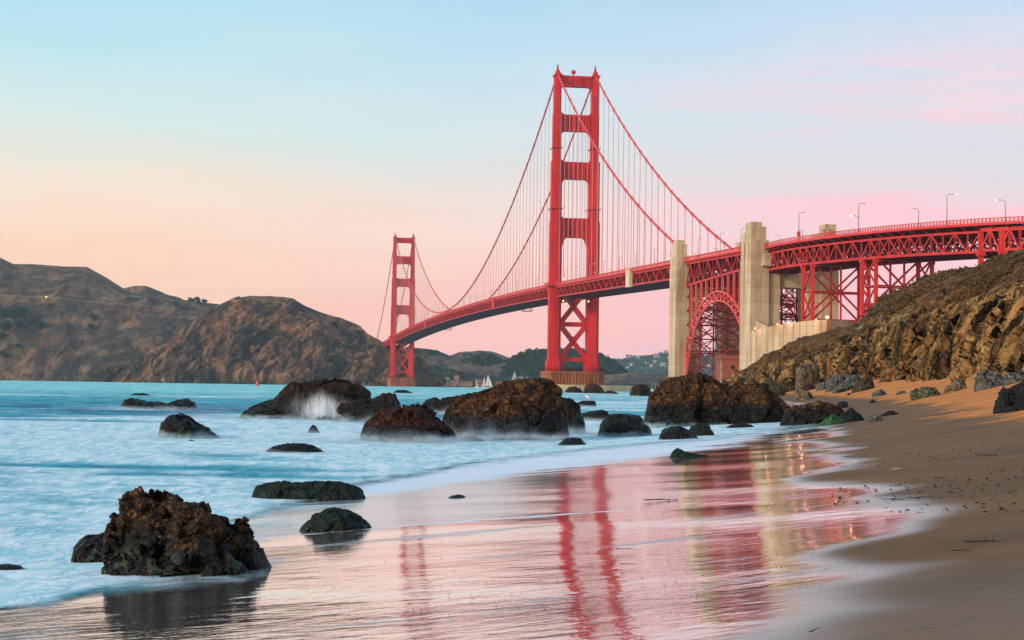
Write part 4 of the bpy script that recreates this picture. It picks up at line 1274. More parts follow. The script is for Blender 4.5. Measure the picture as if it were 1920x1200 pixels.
ridge_trees = [(358, 568, 1.2, 'flat topped tree on the skyline, left of three'), (370, 568, 1.35, 'flat topped tree on the skyline, middle of three'), (383, 570, 1.1, 'flat topped tree on the skyline, right of three')]
for i, (px, row, s, lab) in enumerate(ridge_trees):
    o = copy_tree(tree_protos[i])
    p = at(px, row, 3690)
    o.location = p
    o.scale = (s * 1.3, s * 1.3, s * 1.15)
    o['label'] = lab
    o['group'] = 'trees on the skyline'

# scrub on the cliff top
mb = MB()
cliff = T['cliff']
g_ = np.random.default_rng(8)
cnt = 0
tries = 0
while cnt < 650 and tries < 14000:
    tries += 1
    px, row = g_.uniform(1390, 1930), g_.uniform(470, 700)
    d = Vector(ray(px, row)).normalized()
    ok, loc, nrm, i_ = cliff.ray_cast(Vector((0, 0, CAM_Z)), d)
    if not ok or nrm.z < .5 or row > 640 - (px - 1500) * .25 or perlin(np.array([[loc.x * .06, loc.y * .06, 1.5]]))[0] < .0: continue
    s = g_.uniform(.15, .5) * max(.5, loc.y / 300)
    leaf_cloud(mb, (loc.x, loc.y, loc.z + s * .15), (s * 2.4, s * 2.4, s * .8), 18, .16 * max(.6, loc.y / 300), g_)
    cnt += 1
tag(mb.build('scrub', MATS['scrub']), 'low dry brown scrub on the cliff slopes', kind='stuff')

# ------------------------------------------------------------------ the bridge: survey
P0 = np.array([43.5, 1130.0])
nv_ = np.array([-208.3, 1269.1])
SPAN = float(np.linalg.norm(nv_))
nv_ /= SPAN
ev_ = np.array([nv_[1], -nv_[0]])


def B(s, t, z):
    q = P0 + s * nv_ + t * ev_
    return (float(q[0]), float(q[1]), float(z))


def plane(x, y, t):
    d = ray(x, y)
    k = ((P0 + t * ev_) @ ev_) / (d[:2] @ ev_)
    p = np.array([0, 0, CAM_Z]) + d * k
    return float((p[:2] - P0) @ nv_), float(p[2])


def deck_z(s):            # top of the railing
    if 0 <= s <= SPAN: return 76.0 + 7.3 * (1 - ((s - SPAN / 2) / (SPAN / 2)) ** 2)
    if s < 0: return 76.0 + .0248 * s
    return 76.0 - .0248 * (s - SPAN)


S_A, S_B = -333.0, -452.0     # faces of the two concrete pylons
HW = 13.7


def cable_z(s):
    if 0 <= s <= SPAN: return 84.6 + (226 - 84.6) * ((s - SPAN / 2) / (SPAN / 2)) ** 2
    u = (-s if s < 0 else s - SPAN) / 336.0
    return 226 - 153.5 * u - 4 * 12.5 * u * (1 - u)


# ------------------------------------------------------------------ suspension bridge
bridge = thing('suspension_bridge', 'long red suspension bridge with two tall towers crossing the strait', 'bridge', B(0, 0, 0))
bpy.context.view_layer.update()
INV = bridge.matrix_world.inverted()


def under(o, parent):
    """parent without moving the mesh, which was built in place"""
    o.parent = parent
    root = parent
    off = Vector((0, 0, 0))
    while root is not None:
        off += root.location
        root = root.parent
    o.data.transform(Matrix.Translation(-off))
    return o


STAGES = [(13.0, 20.5, 5.4, 9.0), (20.5, 23.5, 4.9, 8.3), (23.5, 120.0, 4.2, 7.2), (120.0, 163.0, 3.75, 6.2), (163.0, 197.0, 3.0, 5.2), (197.0, 224.0, 2.55, 4.3)]


def leg_outline(hw, hl):
    """stepped plan of a tower leg"""
    a, b = hw, hl
    st = [(a, b * .45), (a * .80, b * .45), (a * .80, b * .75), (a * .50, b * .75), (a * .50, b)]
    q1 = st
    pts = []
    pts += [(x, y) for x, y in q1]
    pts += [(-x, y) for x, y in reversed(q1)]
    pts += [(-x, -y) for x, y in q1]
    pts += [(x, -y) for x, y in reversed(q1)]
    return pts


def tower(s0, lab, lamps):
    tw = bpy.data.objects.new('bridge_tower', None)
    tw.empty_display_size = .1
    COL.objects.link(tw)
    tw.parent = bridge
    tw['label'] = lab
    fn = lambda a, b, c: B(s0 + b, a, c)
    for sd in (-1, 1):
        m = MB()
        for i, (z0, z1, hw, hl) in enumerate(STAGES):
            f = lambda a, b, c: B(s0 + b, sd * HW + a, c)
            scl = 1.0
            if i == 1:
                scl = STAGES[2][2] / hw
            m.prism(leg_outline(hw, hl), z0, z1 + (.0 if i == 1 else 0), f, scl)
        under(m.build('leg', MATS['red_paint'], None), tw)
        # maintenance galleries round the leg
        for zg, hw, hl in ((128.5, 4.1, 6.7), (172.0, 3.4, 5.7)):
            m = MB()
            f = lambda a, b, c: B(s0 + b, sd * HW + a, c)
            m.prism([(-hw, -hl), (hw, -hl), (hw, hl), (-hw, hl)], zg, zg + .45, f)
            for (a, b) in ((-1, -1), (1, -1), (1, 1), (-1, 1)):
                m.prism([(a * hw - .12, b * hl - .12), (a * hw + .12, b * hl - .12), (a * hw + .12, b * hl + .12), (a * hw - .12, b * hl + .12)], zg + .5, zg + 1.7, f)
            under(m.build('gallery', MATS['shaded_red'], None), tw)
        m = MB()
        f = lambda a, b, c: B(s0 + b, sd * HW + a, c)
        m.prism([(-2.9, -4.6), (2.9, -4.6), (2.9, 4.6), (-2.9, 4.6)], 224, 225.2, f)
        m.prism([(-2.1, -3.4), (2.1, -3.4), (2.1, 3.4), (-2.1, 3.4)], 225.2, 228.6, f, .45)
        m.prism([(-.65, -.9), (.65, -.9), (.65, .9), (-.65, .9)], 228.6, 231.2, f, .8)
        under(m.build('cable_saddle', MATS['red_paint'], None), tw)
        m = MB()
        m.sphere(B(s0, sd * HW, 231.9), .75, 8, 6)
        under(m.build('beacon', MATS['grey_metal'], None), tw)
    # portal struts with rounded openings below and above
    for (zt, zb, hw_t, hw_b, rt, rb, hb) in ((224.6, 216.6, 2.55, 2.55, .1, 3.4, 3.4), (196.6, 184.6, 2.55, 3.0, 2.6, 3.8, 3.8),
                                             (162.8, 150.2, 3.0, 3.75, 2.2, 3.4, 6.5), (122.6, 108.6, 3.75, 4.2, 1.8, 4.6, 14.0)):
        m = MB()
        it, ib = HW - hw_t + .3, HW - hw_b + .3
        top = []
        for k in range(6):
            a = k / 5 * math.pi / 2
            top.append((it - rt * (1 - math.cos(math.pi / 2 - a)) if False else it - rt + rt * math.cos(a) if False else it - rt * math.sin(a), zt + rt * (1 - math.sin(a)) * .9))
        bot = []
        for k in range(9):
            a = k / 8 * math.pi / 2
            bot.append((ib - rb * (1 - math.cos(a)), zb - hb * (1 - math.sin(a))))
        right = bot + list(reversed(top))       # from low outside up to the top
        right = [(ib, bot[0][1])] + bot[1:]
        right = bot[::-1]
        # outline, counter-clockwise seen from the south: along the soffit to the right, up the leg, back along the top
        half = [(a, z) for a, z in bot[::-1]]            # from the soffit centre out to the leg
        tophalf = top                                     # from the leg in to the top centre
        out = half + tophalf
        full = out + [(-a, z) for a, z in reversed(out)]
        th = 1.8
        lo = [B(s0 - th, a, z) for a, z in full]
        hi = [B(s0 + th, a, z) for a, z in full]
        n = len(full)
        m.poly(lo + hi, [tuple(range(n)), tuple(reversed(range(n, 2 * n)))] + [(i, n + i, n + (i + 1) % n, (i + 1) % n) for i in range(n)])
        # fluted face: upright ribs between a top and a bottom rail
        zc0, zc1 = zb + 1.3, zt - 1.0
        nr = 10
        for k in range(nr):
            a = -(ib - 2.2) + 2 * (ib - 2.2) * k / (nr - 1)
            for fs in (-1, 1):
                m.bar(B(s0 + fs * (th + .45), a, zc0), B(s0 + fs * (th + .45), a, zc1), 1.0, .9)
        for zz_ in (zc0 - .4, zc1 + .3):
            for fs in (-1, 1):
                m.bar(B(s0 + fs * (th + .28), -ib + .6, zz_), B(s0 + fs * (th + .28), ib - .6, zz_), .8, 1.3)
        under(m.build('portal_strut', MATS['red_paint'], None), tw)
    # crossed bracing below the roadway
    m = MB()
    ii = HW - 3.9
    th = 5.0
    for (za, zb, zx) in ((72.5, 47.2, 60), (46.8, 22.5, 35)):
        for sg in (-1, 1):
            m.bar(B(s0, -sg * ii, za), B(s0, sg * ii, zb), th, 3.0, up=(0, 0, 1))
        m.bar(B(s0, 0, zx - 3.4), B(s0, 0, zx + 3.4), 4.8, 4.6)
    for zz_ in (47.0, 22.2):
        m.bar(B(s0, -ii, zz_), B(s0, ii, zz_), th + .2, 3.2)
        for sg in (-1, 1):
            m.bar(B(s0, sg * (ii - .2), zz_ - 4.2), B(s0, sg * (ii - .2), zz_ + 4.2), th + .4, 3.4)
    under(m.build('cross_brace', MATS['red_paint'], None), tw)
    # pier
    m = MB()
    ch = 4
    a, b = 21.5, 11.0
    f = lambda a_, b_, c: B(s0 + b_, a_, c)
    m.prism([(-a, -b + ch), (-a + ch, -b), (a - ch, -b), (a, -b + ch), (a, b - ch), (a - ch, b), (-a + ch, b), (-a, b - ch)], -3, 13.0, f)
    for k in range(15):
        x = -a + ch + 1.2 + (2 * a - 2 * ch - 2.4) * k / 14
        m.bar(B(s0 - b - .1, x, -1), B(s0 - b - .1, x, 11.8), .75, .5)
    m.prism([(-a - .3, -b + ch - .3), (-a + ch - .3, -b - .6), (a - ch + .3, -b - .6), (a + .3, -b + ch - .3), (a + .3, b - ch), (a - ch, b + .3), (-a + ch, b + .3), (-a - .3, b - ch)], 12.0, 13.4, f)
    under(m.build('pier', MATS['rust_concrete'], None), tw)
    # pier railing
    m = MB()
    ring = [(-a, -b + ch), (-a + ch, -b), (a - ch, -b), (a, -b + ch), (a, b - ch), (a - ch, b), (-a + ch, b), (-a, b - ch)]
    for i in range(8):
        p, q = ring[i], ring[(i + 1) % 8]
        for zz_ in (14.2, 15.2, 16.0):
            m.bar(B(s0 + p[1], p[0], zz_), B(s0 + q[1], q[0], zz_), .18)
        L_ = math.dist(p, q)
        k_ = max(1, int(L_ / 2.5))
        for j in range(k_):
            t_ = j / k_
            x, y = p[0] + (q[0] - p[0]) * t_, p[1] + (q[1] - p[1]) * t_
            m.bar(B(s0 + y, x, 13.4), B(s0 + y, x, 16.0), .2)
    under(m.build('pier_railing', MATS['dark_shade_steel'], None), tw)
    # roadway collar round the legs at deck height
    for sd in (-1, 1):
        m = MB()
        f = lambda a_, b_, c: B(s0 + b_, sd * HW + a_, c)
        o_ = sd * 1.6
        m.prism([(-4.6 + o_, -8.4), (4.6 + o_, -8.4), (4.6 + o_, 8.4), (-4.6 + o_, 8.4)], 73.6, 76.2, f)
        under(m.build('deck_collar', MATS['red_rail'], None), tw)
    if lamps:
        m = MB()
        m.sphere(B(s0 + 3.5, -1.5, 228.2), 1.7, 14, 10)
        m.bar(B(s0 + 3.5, -1.5, 224), B(s0 + 3.5, -1.5, 227), .5)
        under(m.build('aviation_beacon', MATS['red_paint'], None), tw)
    for (sd, zz_) in ((1, 63.2), (-1, 63.2), (-1, 78.5)):
        m = MB()
        m.sphere(B(s0 - 8.6, sd * (HW - 4.6), zz_), .55, 8, 6)
        under(m.build('navigation_light', MATS['amber_glow'], None), tw)
    return tw


tower(0.0, 'near red tower, tall and whole in the middle of the photo', True)
tower(SPAN, 'far red tower, half as tall in view, beside the rocky headland', False)

# main cables
for t in (-HW, HW):
    m = MB()
    ss = np.concatenate([np.linspace(-334, 0, 40), np.linspace(0, SPAN, 120)[1:], np.linspace(SPAN, SPAN + 343, 30)[1:]])
    m.tube([B(s, t, cable_z(s)) for s in ss], .62, 8)
    for s in list(np.arange(-320, 0, 15.24)) + list(np.arange(15.3, SPAN - 5, 15.31)):
        z = cable_z(s)
        z2 = cable_z(s + 1.2)
        m.bar(B(s - .6, t, z * 1.5 - z2 * .5), B(s + .6, t, z * .5 + z2 * .5), 1.42, 1.42)
    under(m.build('main_cable', MATS['red_cable'], None), bridge)


def hanger_mb(m, s, t):
    zc, zd = cable_z(s), deck_z(s) - 2.6
    if zc - zd < 2: return
    for ds in (-.38, .38):
        m.bar(B(s + ds, t, zd), B(s + ds, t, zc), .17, .17)


side = [(s, t) for t in (-HW, HW) for s in -15.24 * np.arange(1, 22)]
main_ = [(s, t) for s in 15.31 * np.arange(1, 84) for t in (-HW, HW)]
ind = side + main_[:100 - len(side)]
for s, t in ind:
    m = MB()
    hanger_mb(m, s, t)
    under(m.build('suspender_rope', MATS['hanger_steel'], None), bridge)
m = MB()
for s, t in main_[100 - len(side):]: hanger_mb(m, s, t)
o = under(m.build('far_suspender_ropes', MATS['hanger_steel'], None), bridge)
o['kind'] = 'stuff'


def deck_run(s0, s1, step, parent, depth, top=2.7, deepfn=None, soffit=True, mat='red_steel'):
    """roadway, railings and side trusses between two stations"""
    n = max(2, int(round((s1 - s0) / step)))
    st = [s0 + (s1 - s0) * k / n for k in range(n + 1)]
    deepfn = deepfn or (lambda s: deck_z(s) - depth)
    m = MB()
    for a, b in zip(st[:-1], st[1:]):
        za, zb = deck_z(a) - 1.5, deck_z(b) - 1.5
        m.hexa([B(a, -14.6, za - .9), B(a, 14.6, za - .9), B(b, 14.6, zb - .9), B(b, -14.6, zb - .9), B(a, -14.6, za), B(a, 14.6, za), B(b, 14.6, zb), B(b, -14.6, zb)])
    under(m.build('roadway', MATS['asphalt'], None), parent)
    for t in (-1, 1):
        # railing: fascia, rails, posts
        m = MB()
        for a, b in zip(st[:-1], st[1:]):
            za, zb = deck_z(a), deck_z(b)
            m.bar(B(a, t * 14.9, za - .1), B(b, t * 14.9, zb - .1), .3, .25)
            m.bar(B(a, t * 14.9, za - .7), B(b, t * 14.9, zb - .7), .08, .72)
            m.bar(B(a, t * 14.85, za - 1.9), B(b, t * 14.85, zb - 1.9), .4, 1.0)
            for f in (0, .5):
                s = a + (b - a) * f
                m.bar(B(s, t * 14.95, deck_z(s) - 2.6), B(s, t * 14.95, deck_z(s)), .3, .3)
                m.bar(B(s, t * 14.9, deck_z(s) - 2.2), B(s, t * 13.5, deck_z(s) - 3.6), .35, .3)
        under(m.build('railing', MATS['red_rail'], None), parent)
        m = MB()
        tt = t * HW
        for k, (a, b) in enumerate(zip(st[:-1], st[1:])):
            ta, tb = deck_z(a) - top - .5, deck_z(b) - top - .5
            ba, bb = deepfn(a), deepfn(b)
            m.bar(B(a, tt, ta), B(b, tt, tb), .8, 1.0)
            m.bar(B(a, tt, ba), B(b, tt, bb), .8, 1.0)
            m.bar(B(a, tt, ba), B(a, tt, ta), .32, .32)
            if k % 2 == 0:
                m.bar(B(a, tt, ba), B(b, tt, tb), .55, .55)
            else:
                m.bar(B(a, tt, ta), B(b, tt, bb), .55, .55)
        under(m.build('side_truss', MATS[mat], None), parent)
    m = MB()
    for k, a in enumerate(st):
        z = deck_z(a) - 2.4
        bz = deepfn(a)
        m.bar(B(a, -HW + .5, z - .9), B(a, HW - .5, z - .9), .5, 2.0)
        for q in range(4):
            t0, t1 = -HW + 27.4 * q / 4, -HW + 27.4 * (q + 1) / 4
            m.bar(B(a, t0, bz if q % 2 == 0 else z - 1.5), B(a, t1, z - 1.5 if q % 2 == 0 else bz), .45, .45)
        m.bar(B(a, -HW, bz), B(a, HW, bz), .5, .6)
        if k < len(st) - 1:
            b = st[k + 1]
            bz2 = deepfn(b)
            m.bar(B(a, -HW, bz), B(b, 0, bz2), .4, .4)
            m.bar(B(a, HW, bz), B(b, 0, bz2), .4, .4)
            for tt in (-9, -4.5, 0, 4.5, 9):
                m.bar(B(a, tt, z - .3), B(b, tt, deck_z(b) - 2.7), .35, .9)
    under(m.build('floor_beams', MATS['dark_shade_steel'], None), parent)
    if soffit:
        m = MB()
        for a, b in zip(st[:-1], st[1:]):
            za, zb = deepfn(a) - .25, deepfn(b) - .25
            m.hexa([B(a, -13, za - .15), B(a, 13, za - .15), B(b, 13, zb - .15), B(b, -13, zb - .15), B(a, -13, za), B(a, 13, za), B(b, 13, zb), B(b, -13, zb)])
        under(m.build('shade_plate', MATS['dark_shade_steel'], None), parent)  # added dark sheet closing the truss bottom, in place of shade


deck_run(S_A, -8.0, 7.62, bridge, 9.6)
deck_run(8.0, SPAN - 8, 7.62, bridge, 9.6)
deck_run(SPAN + 8, SPAN + 330, 7.62, bridge, 9.6)
# sheeted working enclosures hung on the side of the truss
for s, mt, lab, hl in ((plane(1180, 520, -15)[0], 'pale_panel', 'pale boarded enclosure', 4.2), (plane(926, 570, -15)[0], 'red_rail', None, 4.5), (plane(798.6, 608, -15)[0], 'red_rail', None, 5)):
    z = deck_z(s)
    m = MB()
    m.hexa([B(s - hl, -16.2, z - 10.4), B(s - hl, -14.2, z - 10.4), B(s + hl, -14.2, z - 10.4), B(s + hl, -16.2, z - 10.4),
            B(s - hl, -16.2, z - 1.2), B(s - hl, -14.2, z - 1.2), B(s + hl, -14.2, z - 1.2), B(s + hl, -16.2, z - 1.2)])
    m.bar(B(s - hl - .6, -15.2, z - 1.0), B(s + hl + .6, -15.2, z - 1.0), 2.6, .5)
    m.bar(B(s - hl - .2, -15.2, z - 10.5), B(s + hl + .2, -15.2, z - 10.5), 2.4, .4)
    o = under(m.build('work_enclosure', MATS[mt], None), bridge)
    if lab: o['label'] = lab
# travelling scaffolds under the deck
for s in (plane(991, 581, 13)[0], plane(842, 619, 13)[0], -318):
    z = deck_z(s) - 10.2
    m = MB()
    for t in (8, 15.5):
        m.bar(B(s - 6, t, z - 2.2), B(s + 6, t, z - 2.2), .3)
    for ds in (-6, -3, 0, 3, 6):
        m.bar(B(s + ds, 8, z - 2.2), B(s + ds, 15.5, z - 2.2), .25)
        m.bar(B(s + ds, 15.5, z - 2.2), B(s + ds, 15.5, z), .25)
        m.bar(B(s + ds, 8, z - 2.2), B(s + ds, 8, z + .2), .25)
    under(m.build('travelling_scaffold', MATS['dark_shade_steel'], None), bridge)

# fender ring round the near pier
fend = MB()
N_ = 48
for i in range(N_):
    a0, a1 = 2 * math.pi * i / N_, 2 * math.pi * (i + 1) / N_
    pts = []
    for zz_ in (-3, 4.2):
        for (ra, rb) in ((45, 27), (41.5, 23.5)):
            pts.append([B(rb * math.sin(a), ra * math.cos(a), zz_) for a in (a0, a1)])
    (o0, o1), (i0, i1), (p0, p1), (q0, q1) = pts
    fend.poly([o0, o1, i1, i0, p0, p1, q1, q0], [(4, 5, 6, 7), (0, 1, 5, 4), (2, 3, 7, 6)])
o = fend.build('pier_fender', MATS['concrete'])
tag(o, 'low concrete fender wall in the water round the near bridge tower', 'fender')


# ------------------------------------------------------------------ concrete pylons
def pylon(s_face, lab, stout):
    t_ = thing('concrete_pylon', lab, 'pylon', B(s_face, 0, 0))
    zt = deck_z(s_face)
    A_, L_ = (4.1, 7.3) if stout else (3.5, 6.2)
    tc = 15.4
    yo = s_face - L_
    for sd in (-1, 1):
        f = lambda a, b, c: B(yo + b, sd * (tc + a * -1.0) if sd < 0 else tc - a, c)
        f = (lambda a, b, c: B(yo + b, -tc + a, c)) if sd < 0 else (lambda a, b, c: B(yo + b, tc + a, c))
        m = MB()
        # tapering shaft with a stepped, fluted head
        m.prism([(-A_, -L_), (A_, -L_), (A_, L_), (-A_, L_)], 2.0, zt - 5, f, .965)
        i_ = sd * -1.0                         # the stair of the head steps up away from the road
        q = lambda x0, x1, y0, y1: [(min(x0 * -i_, x1 * -i_), y0), (max(x0 * -i_, x1 * -i_), y0), (max(x0 * -i_, x1 * -i_), y1), (min(x0 * -i_, x1 * -i_), y1)]
        m.prism(q(-A_ + .2, A_ - .3, -L_ * .93, L_ * .93), zt - 5, zt + .8, f)
        m.prism(q(-A_ + .9, A_ - .5, -L_ * .30, L_ * .88), zt + .8, zt + 4.4, f)
        m.prism(q(-1.4, A_ - .7, -L_ * .72, L_ * .34), zt + .8, zt + 8.4, f)
        m.prism(q(-A_ + 1.2, .6, -L_ * .88, -L_ * .45), zt + .8, zt + 6.4, f)
        for b0 in (-L_ * .5, L_ * .3):
            x_ = -i_ * (A_ - .05)
            m.prism([(x_ - .35, b0 - 1.1), (x_ + .35, b0 - 1.1), (x_ + .35, b0 + 1.1), (x_ - .35, b0 + 1.1)], zt - 17, zt - .5, f)
        under(m.build('shaft', MATS['concrete'], None), t_)
    f = lambda a, b, c: B(yo + b, a, c)
    m = MB()
    e_ = tc - A_ + .1
    m.prism([(-e_, -L_ * .7), (e_, -L_ * .7), (e_, L_ * .7), (-e_, L_ * .7)], zt - 19.0, zt - 13.4, f)
    under(m.build('cross_wall', MATS['concrete'], None), t_)
    for sd in (-1, 1):
        m = MB()
        x0, x1 = sorted((sd * e_, sd * (e_ - (5.2 if stout else 7.0))))
        m.prism([(x0, -L_ * .85), (x1, -L_ * .85), (x1, L_ * .85), (x0, L_ * .85)], 2, zt - (13.3 if stout else 19.2), f)
        under(m.build('inner_pier', MATS['concrete'], None), t_)
    if stout:
        m = MB()
        m.prism([(-tc + 1.2, -L_ - 1.6), (-tc + 4.6, -L_ - 1.6), (-tc + 4.6, -L_ + .05), (-tc + 1.2, -L_ + .05)], zt - 9.5, zt - 5.2, f)
        m.prism([(-tc + .4, -L_ - 2.6), (-tc + 5.6, -L_ - 2.6), (-tc + 5.6, -L_ + .04), (-tc + .4, -L_ + .04)], zt - 10.4, zt - 9.5, f)
        under(m.build('bearing_ledge', MATS['concrete'], None), t_)
    return t_


pylon(S_A, 'slim pale concrete pylon at the sea end of the steel arch', False)
pyl2 = pylon(S_B, 'stout tan concrete pylon with stepped top at the land end of the steel arch', True)

# ------------------------------------------------------------------ arch span
arch = thing('arch_span', 'red steel arch carrying the road over the brick fort, between two concrete pylons', 'arch bridge', B(-400, 0, 0))
A0, A1 = S_A - 12.5, S_B + .2
def arch_bot(s):
    u = (s - S_A) / (S_B - S_A)
    return 53.2 + 2.2 * u
deck_run(A1, A0, 7.6, arch, 9.6, deepfn=arch_bot, soffit=False)
m = MB()
for a in np.linspace(S_A, A0, 3)[:-1]:
    b = a - 7.6
    m.hexa([B(b, -14.6, deck_z(b) - 2.4), B(b, 14.6, deck_z(b) - 2.4), B(a, 14.6, deck_z(a) - 2.4), B(a, -14.6, deck_z(a) - 2.4),
            B(b, -14.6, deck_z(b) - 1.5), B(b, 14.6, deck_z(b) - 1.5), B(a, 14.6, deck_z(a) - 1.5), B(a, -14.6, deck_z(a) - 1.5)])
under(m.build('roadway', MATS['asphalt'], None), arch)
SC = (A0 + A1) / 2
HALF = abs(A0 - A1) / 2 - 1.0


def arch_o(v): return 47.6 - 22.0 * abs(v) ** 2.0 - 4.5 * abs(v) ** 6
def arch_i(v): return 43.2 - 22.0 * abs(v) ** 2.1 - 12.5 * abs(v) ** 5
NA = 18
for t in (-HW, HW):
    m = MB()
    vs = np.linspace(-1, 1, NA * 2 + 1)
    Po = [(SC + v * HALF, arch_o(v)) for v in vs]
    Pi = [(SC + v * HALF * .985, arch_i(v)) for v in vs]
    for k in range(len(vs) - 1):
        m.bar(B(Po[k][0], t, Po[k][1]), B(Po[k + 1][0], t, Po[k + 1][1]), .9, .55)
        m.bar(B(Pi[k][0], t, Pi[k][1]), B(Pi[k + 1][0], t, Pi[k + 1][1]), .9, .55)
    for k in range(0, len(vs), 2):
        m.bar(B(Po[k][0], t, Po[k][1]), B(Pi[k][0], t, Pi[k][1]), .45, .4)
        if k + 2 < len(vs):
            if k < NA: m.bar(B(Po[k][0], t, Po[k][1]), B(Pi[k + 2][0], t, Pi[k + 2][1]), .5, .45)
            else: m.bar(B(Pi[k][0], t, Pi[k][1]), B(Po[k + 2][0], t, Po[k + 2][1]), .5, .45)
    # legs down to the springings
    for v in (-1, 1):
        zi = arch_i(v)
        m.bar(B(SC + v * HALF, t, 6), B(SC + v * HALF, t, arch_o(v)), 1.0, 1.0)
        m.bar(B(SC + v * HALF * .985, t, zi), B(SC + v * (HALF + .4), t, 6), 1.1, 1.0)
    under(m.build('arch_rib', MATS['lit_arch_red'], None), arch)
    for k in range(1, 12):
        v = -1 + 2 * k / 12
        s = SC + v * HALF
        m = MB()
        z0 = arch_o(v) + .4
        m.bar(B(s, t - .35, z0), B(s, t - .35, arch_bot(s)), .42, .5)
        m.bar(B(s, t + .35, z0), B(s, t + .35, arch_bot(s)), .42, .5)
        zz_ = z0 + 2
        while zz_ < arch_bot(s) - 1:
            m.bar(B(s, t - .3, zz_), B(s, t + .3, zz_ + 1.1), .15)
            zz_ += 2.2
        under(m.build('spandrel_column', MATS['lit_arch_red'], None), arch)
m = MB()
for k in range(0, NA * 2 + 1, 4):
    v = -1 + 2 * k / (NA * 2)
    s = SC + v * HALF
    for zfun in (arch_o, arch_i):
        z = zfun(v)
        m.bar(B(s, -HW, z), B(s, HW, z), .6, .6)
    z, zi = arch_o(v), arch_i(v)
    m.bar(B(s, -HW, zi), B(s, 0, z), .4); m.bar(B(s, HW, zi), B(s, 0, z), .4)
    if k + 4 <= NA * 2:
        v2 = v + 8 / (NA * 2)
        s2 = SC + v2 * HALF
        for zf in (arch_o, arch_i):
            m.bar(B(s, -HW, zf(v)), B(s2, HW, zf(v2)), .45)
            m.bar(B(s, HW, zf(v)), B(s2, -HW, zf(v2)), .45)
for k in range(1, 12):
    v = -1 + 2 * k / 12
    s = SC + v * HALF
    z0, z1 = arch_o(v), arch_bot(s)
    nz = max(1, int((z1 - z0) / 9))
    for j in range(nz):
        za, zb = z0 + (z1 - z0) * j / nz, z0 + (z1 - z0) * (j + 1) / nz
        m.bar(B(s, -HW, za), B(s, HW, zb), .4); m.bar(B(s, HW, za), B(s, -HW, zb), .4)
        m.bar(B(s, -HW, zb), B(s, HW, zb), .4)
under(m.build('cross_bracing', MATS['shaded_red'], None), arch)
m = MB()
for k in range(2, 24, 3):
    v = -1 + 2 * k / 24
    s = SC + v * HALF
    zi = arch_i(v)
    m.bar(B(s, -HW, zi), B(s, HW, arch_o(v)), .4); m.bar(B(s, HW, zi), B(s, -HW, arch_o(v)), .4)
    z1 = arch_bot(s)
    z0 = arch_o(v)
    for zz_ in (np.arange(z0 + 5, z1, 9.0) if k % 3 == 0 else ()):
        m.bar(B(s, -HW, zz_), B(s, HW, zz_), .4)
    if k % 2 and z1 - z0 > 6:
        for t in (-HW / 2, 0, HW / 2):
            m.bar(B(s, t, z0), B(s, t, z1), .35)
under(m.build('sway_frame', MATS['shaded_red'], None), arch)
# braced end towers against the pylons
for v, nm in ((1, 'a'), (-1, 'b')):
    m = MB()
    s_a = SC + v * (HALF - 1.2)
    s_b = SC + v * (HALF - 7.5)
    for zz_ in range(6, 50, 7):
        for t in (-HW, -HW / 2, 0, HW / 2):
            m.bar(B(s_a, t, zz_), B(s_a, t + HW / 2, zz_ + 7), .4)
            m.bar(B(s_a, t + HW / 2, zz_), B(s_a, t, zz_ + 7), .4)
        m.bar(B(s_a, -HW, zz_ + 7), B(s_a, HW, zz_ + 7), .5)
    for t in (-HW / 2, 0, HW / 2, HW):
        m.bar(B(s_a, t, 4), B(s_a, t, 52), .7)
    under(m.build('end_bracing', MATS['shaded_red'], None), arch)

# ------------------------------------------------------------------ approach viaduct
via = thing('approach_viaduct', 'red lattice approach viaduct curving away over the cliff on the right', 'viaduct', (130, 600, 0))
_vp = np.array([(102.3, 678.5, 64.2), (107.3, 652, 63.9), (112.5, 632, 63.6), (120.6, 612, 63.2), (133.0, 588.5, 62.2), (147, 566, 61.3), (157.3, 551, 60.7), (171.4, 533, 60.1), (188, 514, 59.6), (210, 492, 59.2)])
# the same sight lines as the railing in the photograph, with the roadway falling gently
_vp = []
for a, b, z in ((1432, 457, 63.9), (1480, 447, 63.6), (1540, 436.5, 63.2), (1595, 430, 62.8), (1647, 425, 62.3), (1700, 420.3, 61.8), (1755, 415.5, 61.4), (1813, 411, 61.0), (1868, 408, 60.6), (1920, 405, 60.2), (1985, 402, 59.8), (2060, 400, 59.4)):
    d = ray(a, b)
    k = (z - CAM_Z) / d[2]
    _vp.append([d[0] * k, d[1] * k, z])
_vp = np.array(_vp)
cx = np.polyfit(_vp[:, 1], _vp[:, 0], 4)
cz = np.polyfit(_vp[:, 1], _vp[:, 2], 2)
yy = np.linspace(_vp[0, 1] + 1, _vp[-1, 1], 400)
cur = np.stack([np.polyval(cx, yy), yy, np.polyval(cz, yy)], 1)
arc = np.concatenate([[0], np.cumsum(np.linalg.norm(np.diff(cur[:, :2], axis=0), axis=1))])


def V(a, t, dz=0.0):
    """a metres along the west railing, t metres east of it, dz above the railing"""
    p = np.array([np.interp(a, arc, cur[:, k]) for k in range(3)])
    a2, a1 = min(a + 2, arc[-1]), max(a - 2, 0)
    d = np.array([np.interp(a2, arc, cur[:, k]) - np.interp(a1, arc, cur[:, k]) for k in range(2)])
    d /= np.linalg.norm(d)
    e = np.array([-d[1], d[0]])
    return (float(p[0] + e[0] * t), float(p[1] + e[1] * t), float(p[2] + dz))


def arc_at(px, t=1.3):
    """arc position of the viaduct seen at a picture column"""
    best = min(np.linspace(0, arc[-1], 600), key=lambda a: abs(960 + F * (V(a, t)[0] / V(a, t)[1]) - px))
    return float(best)


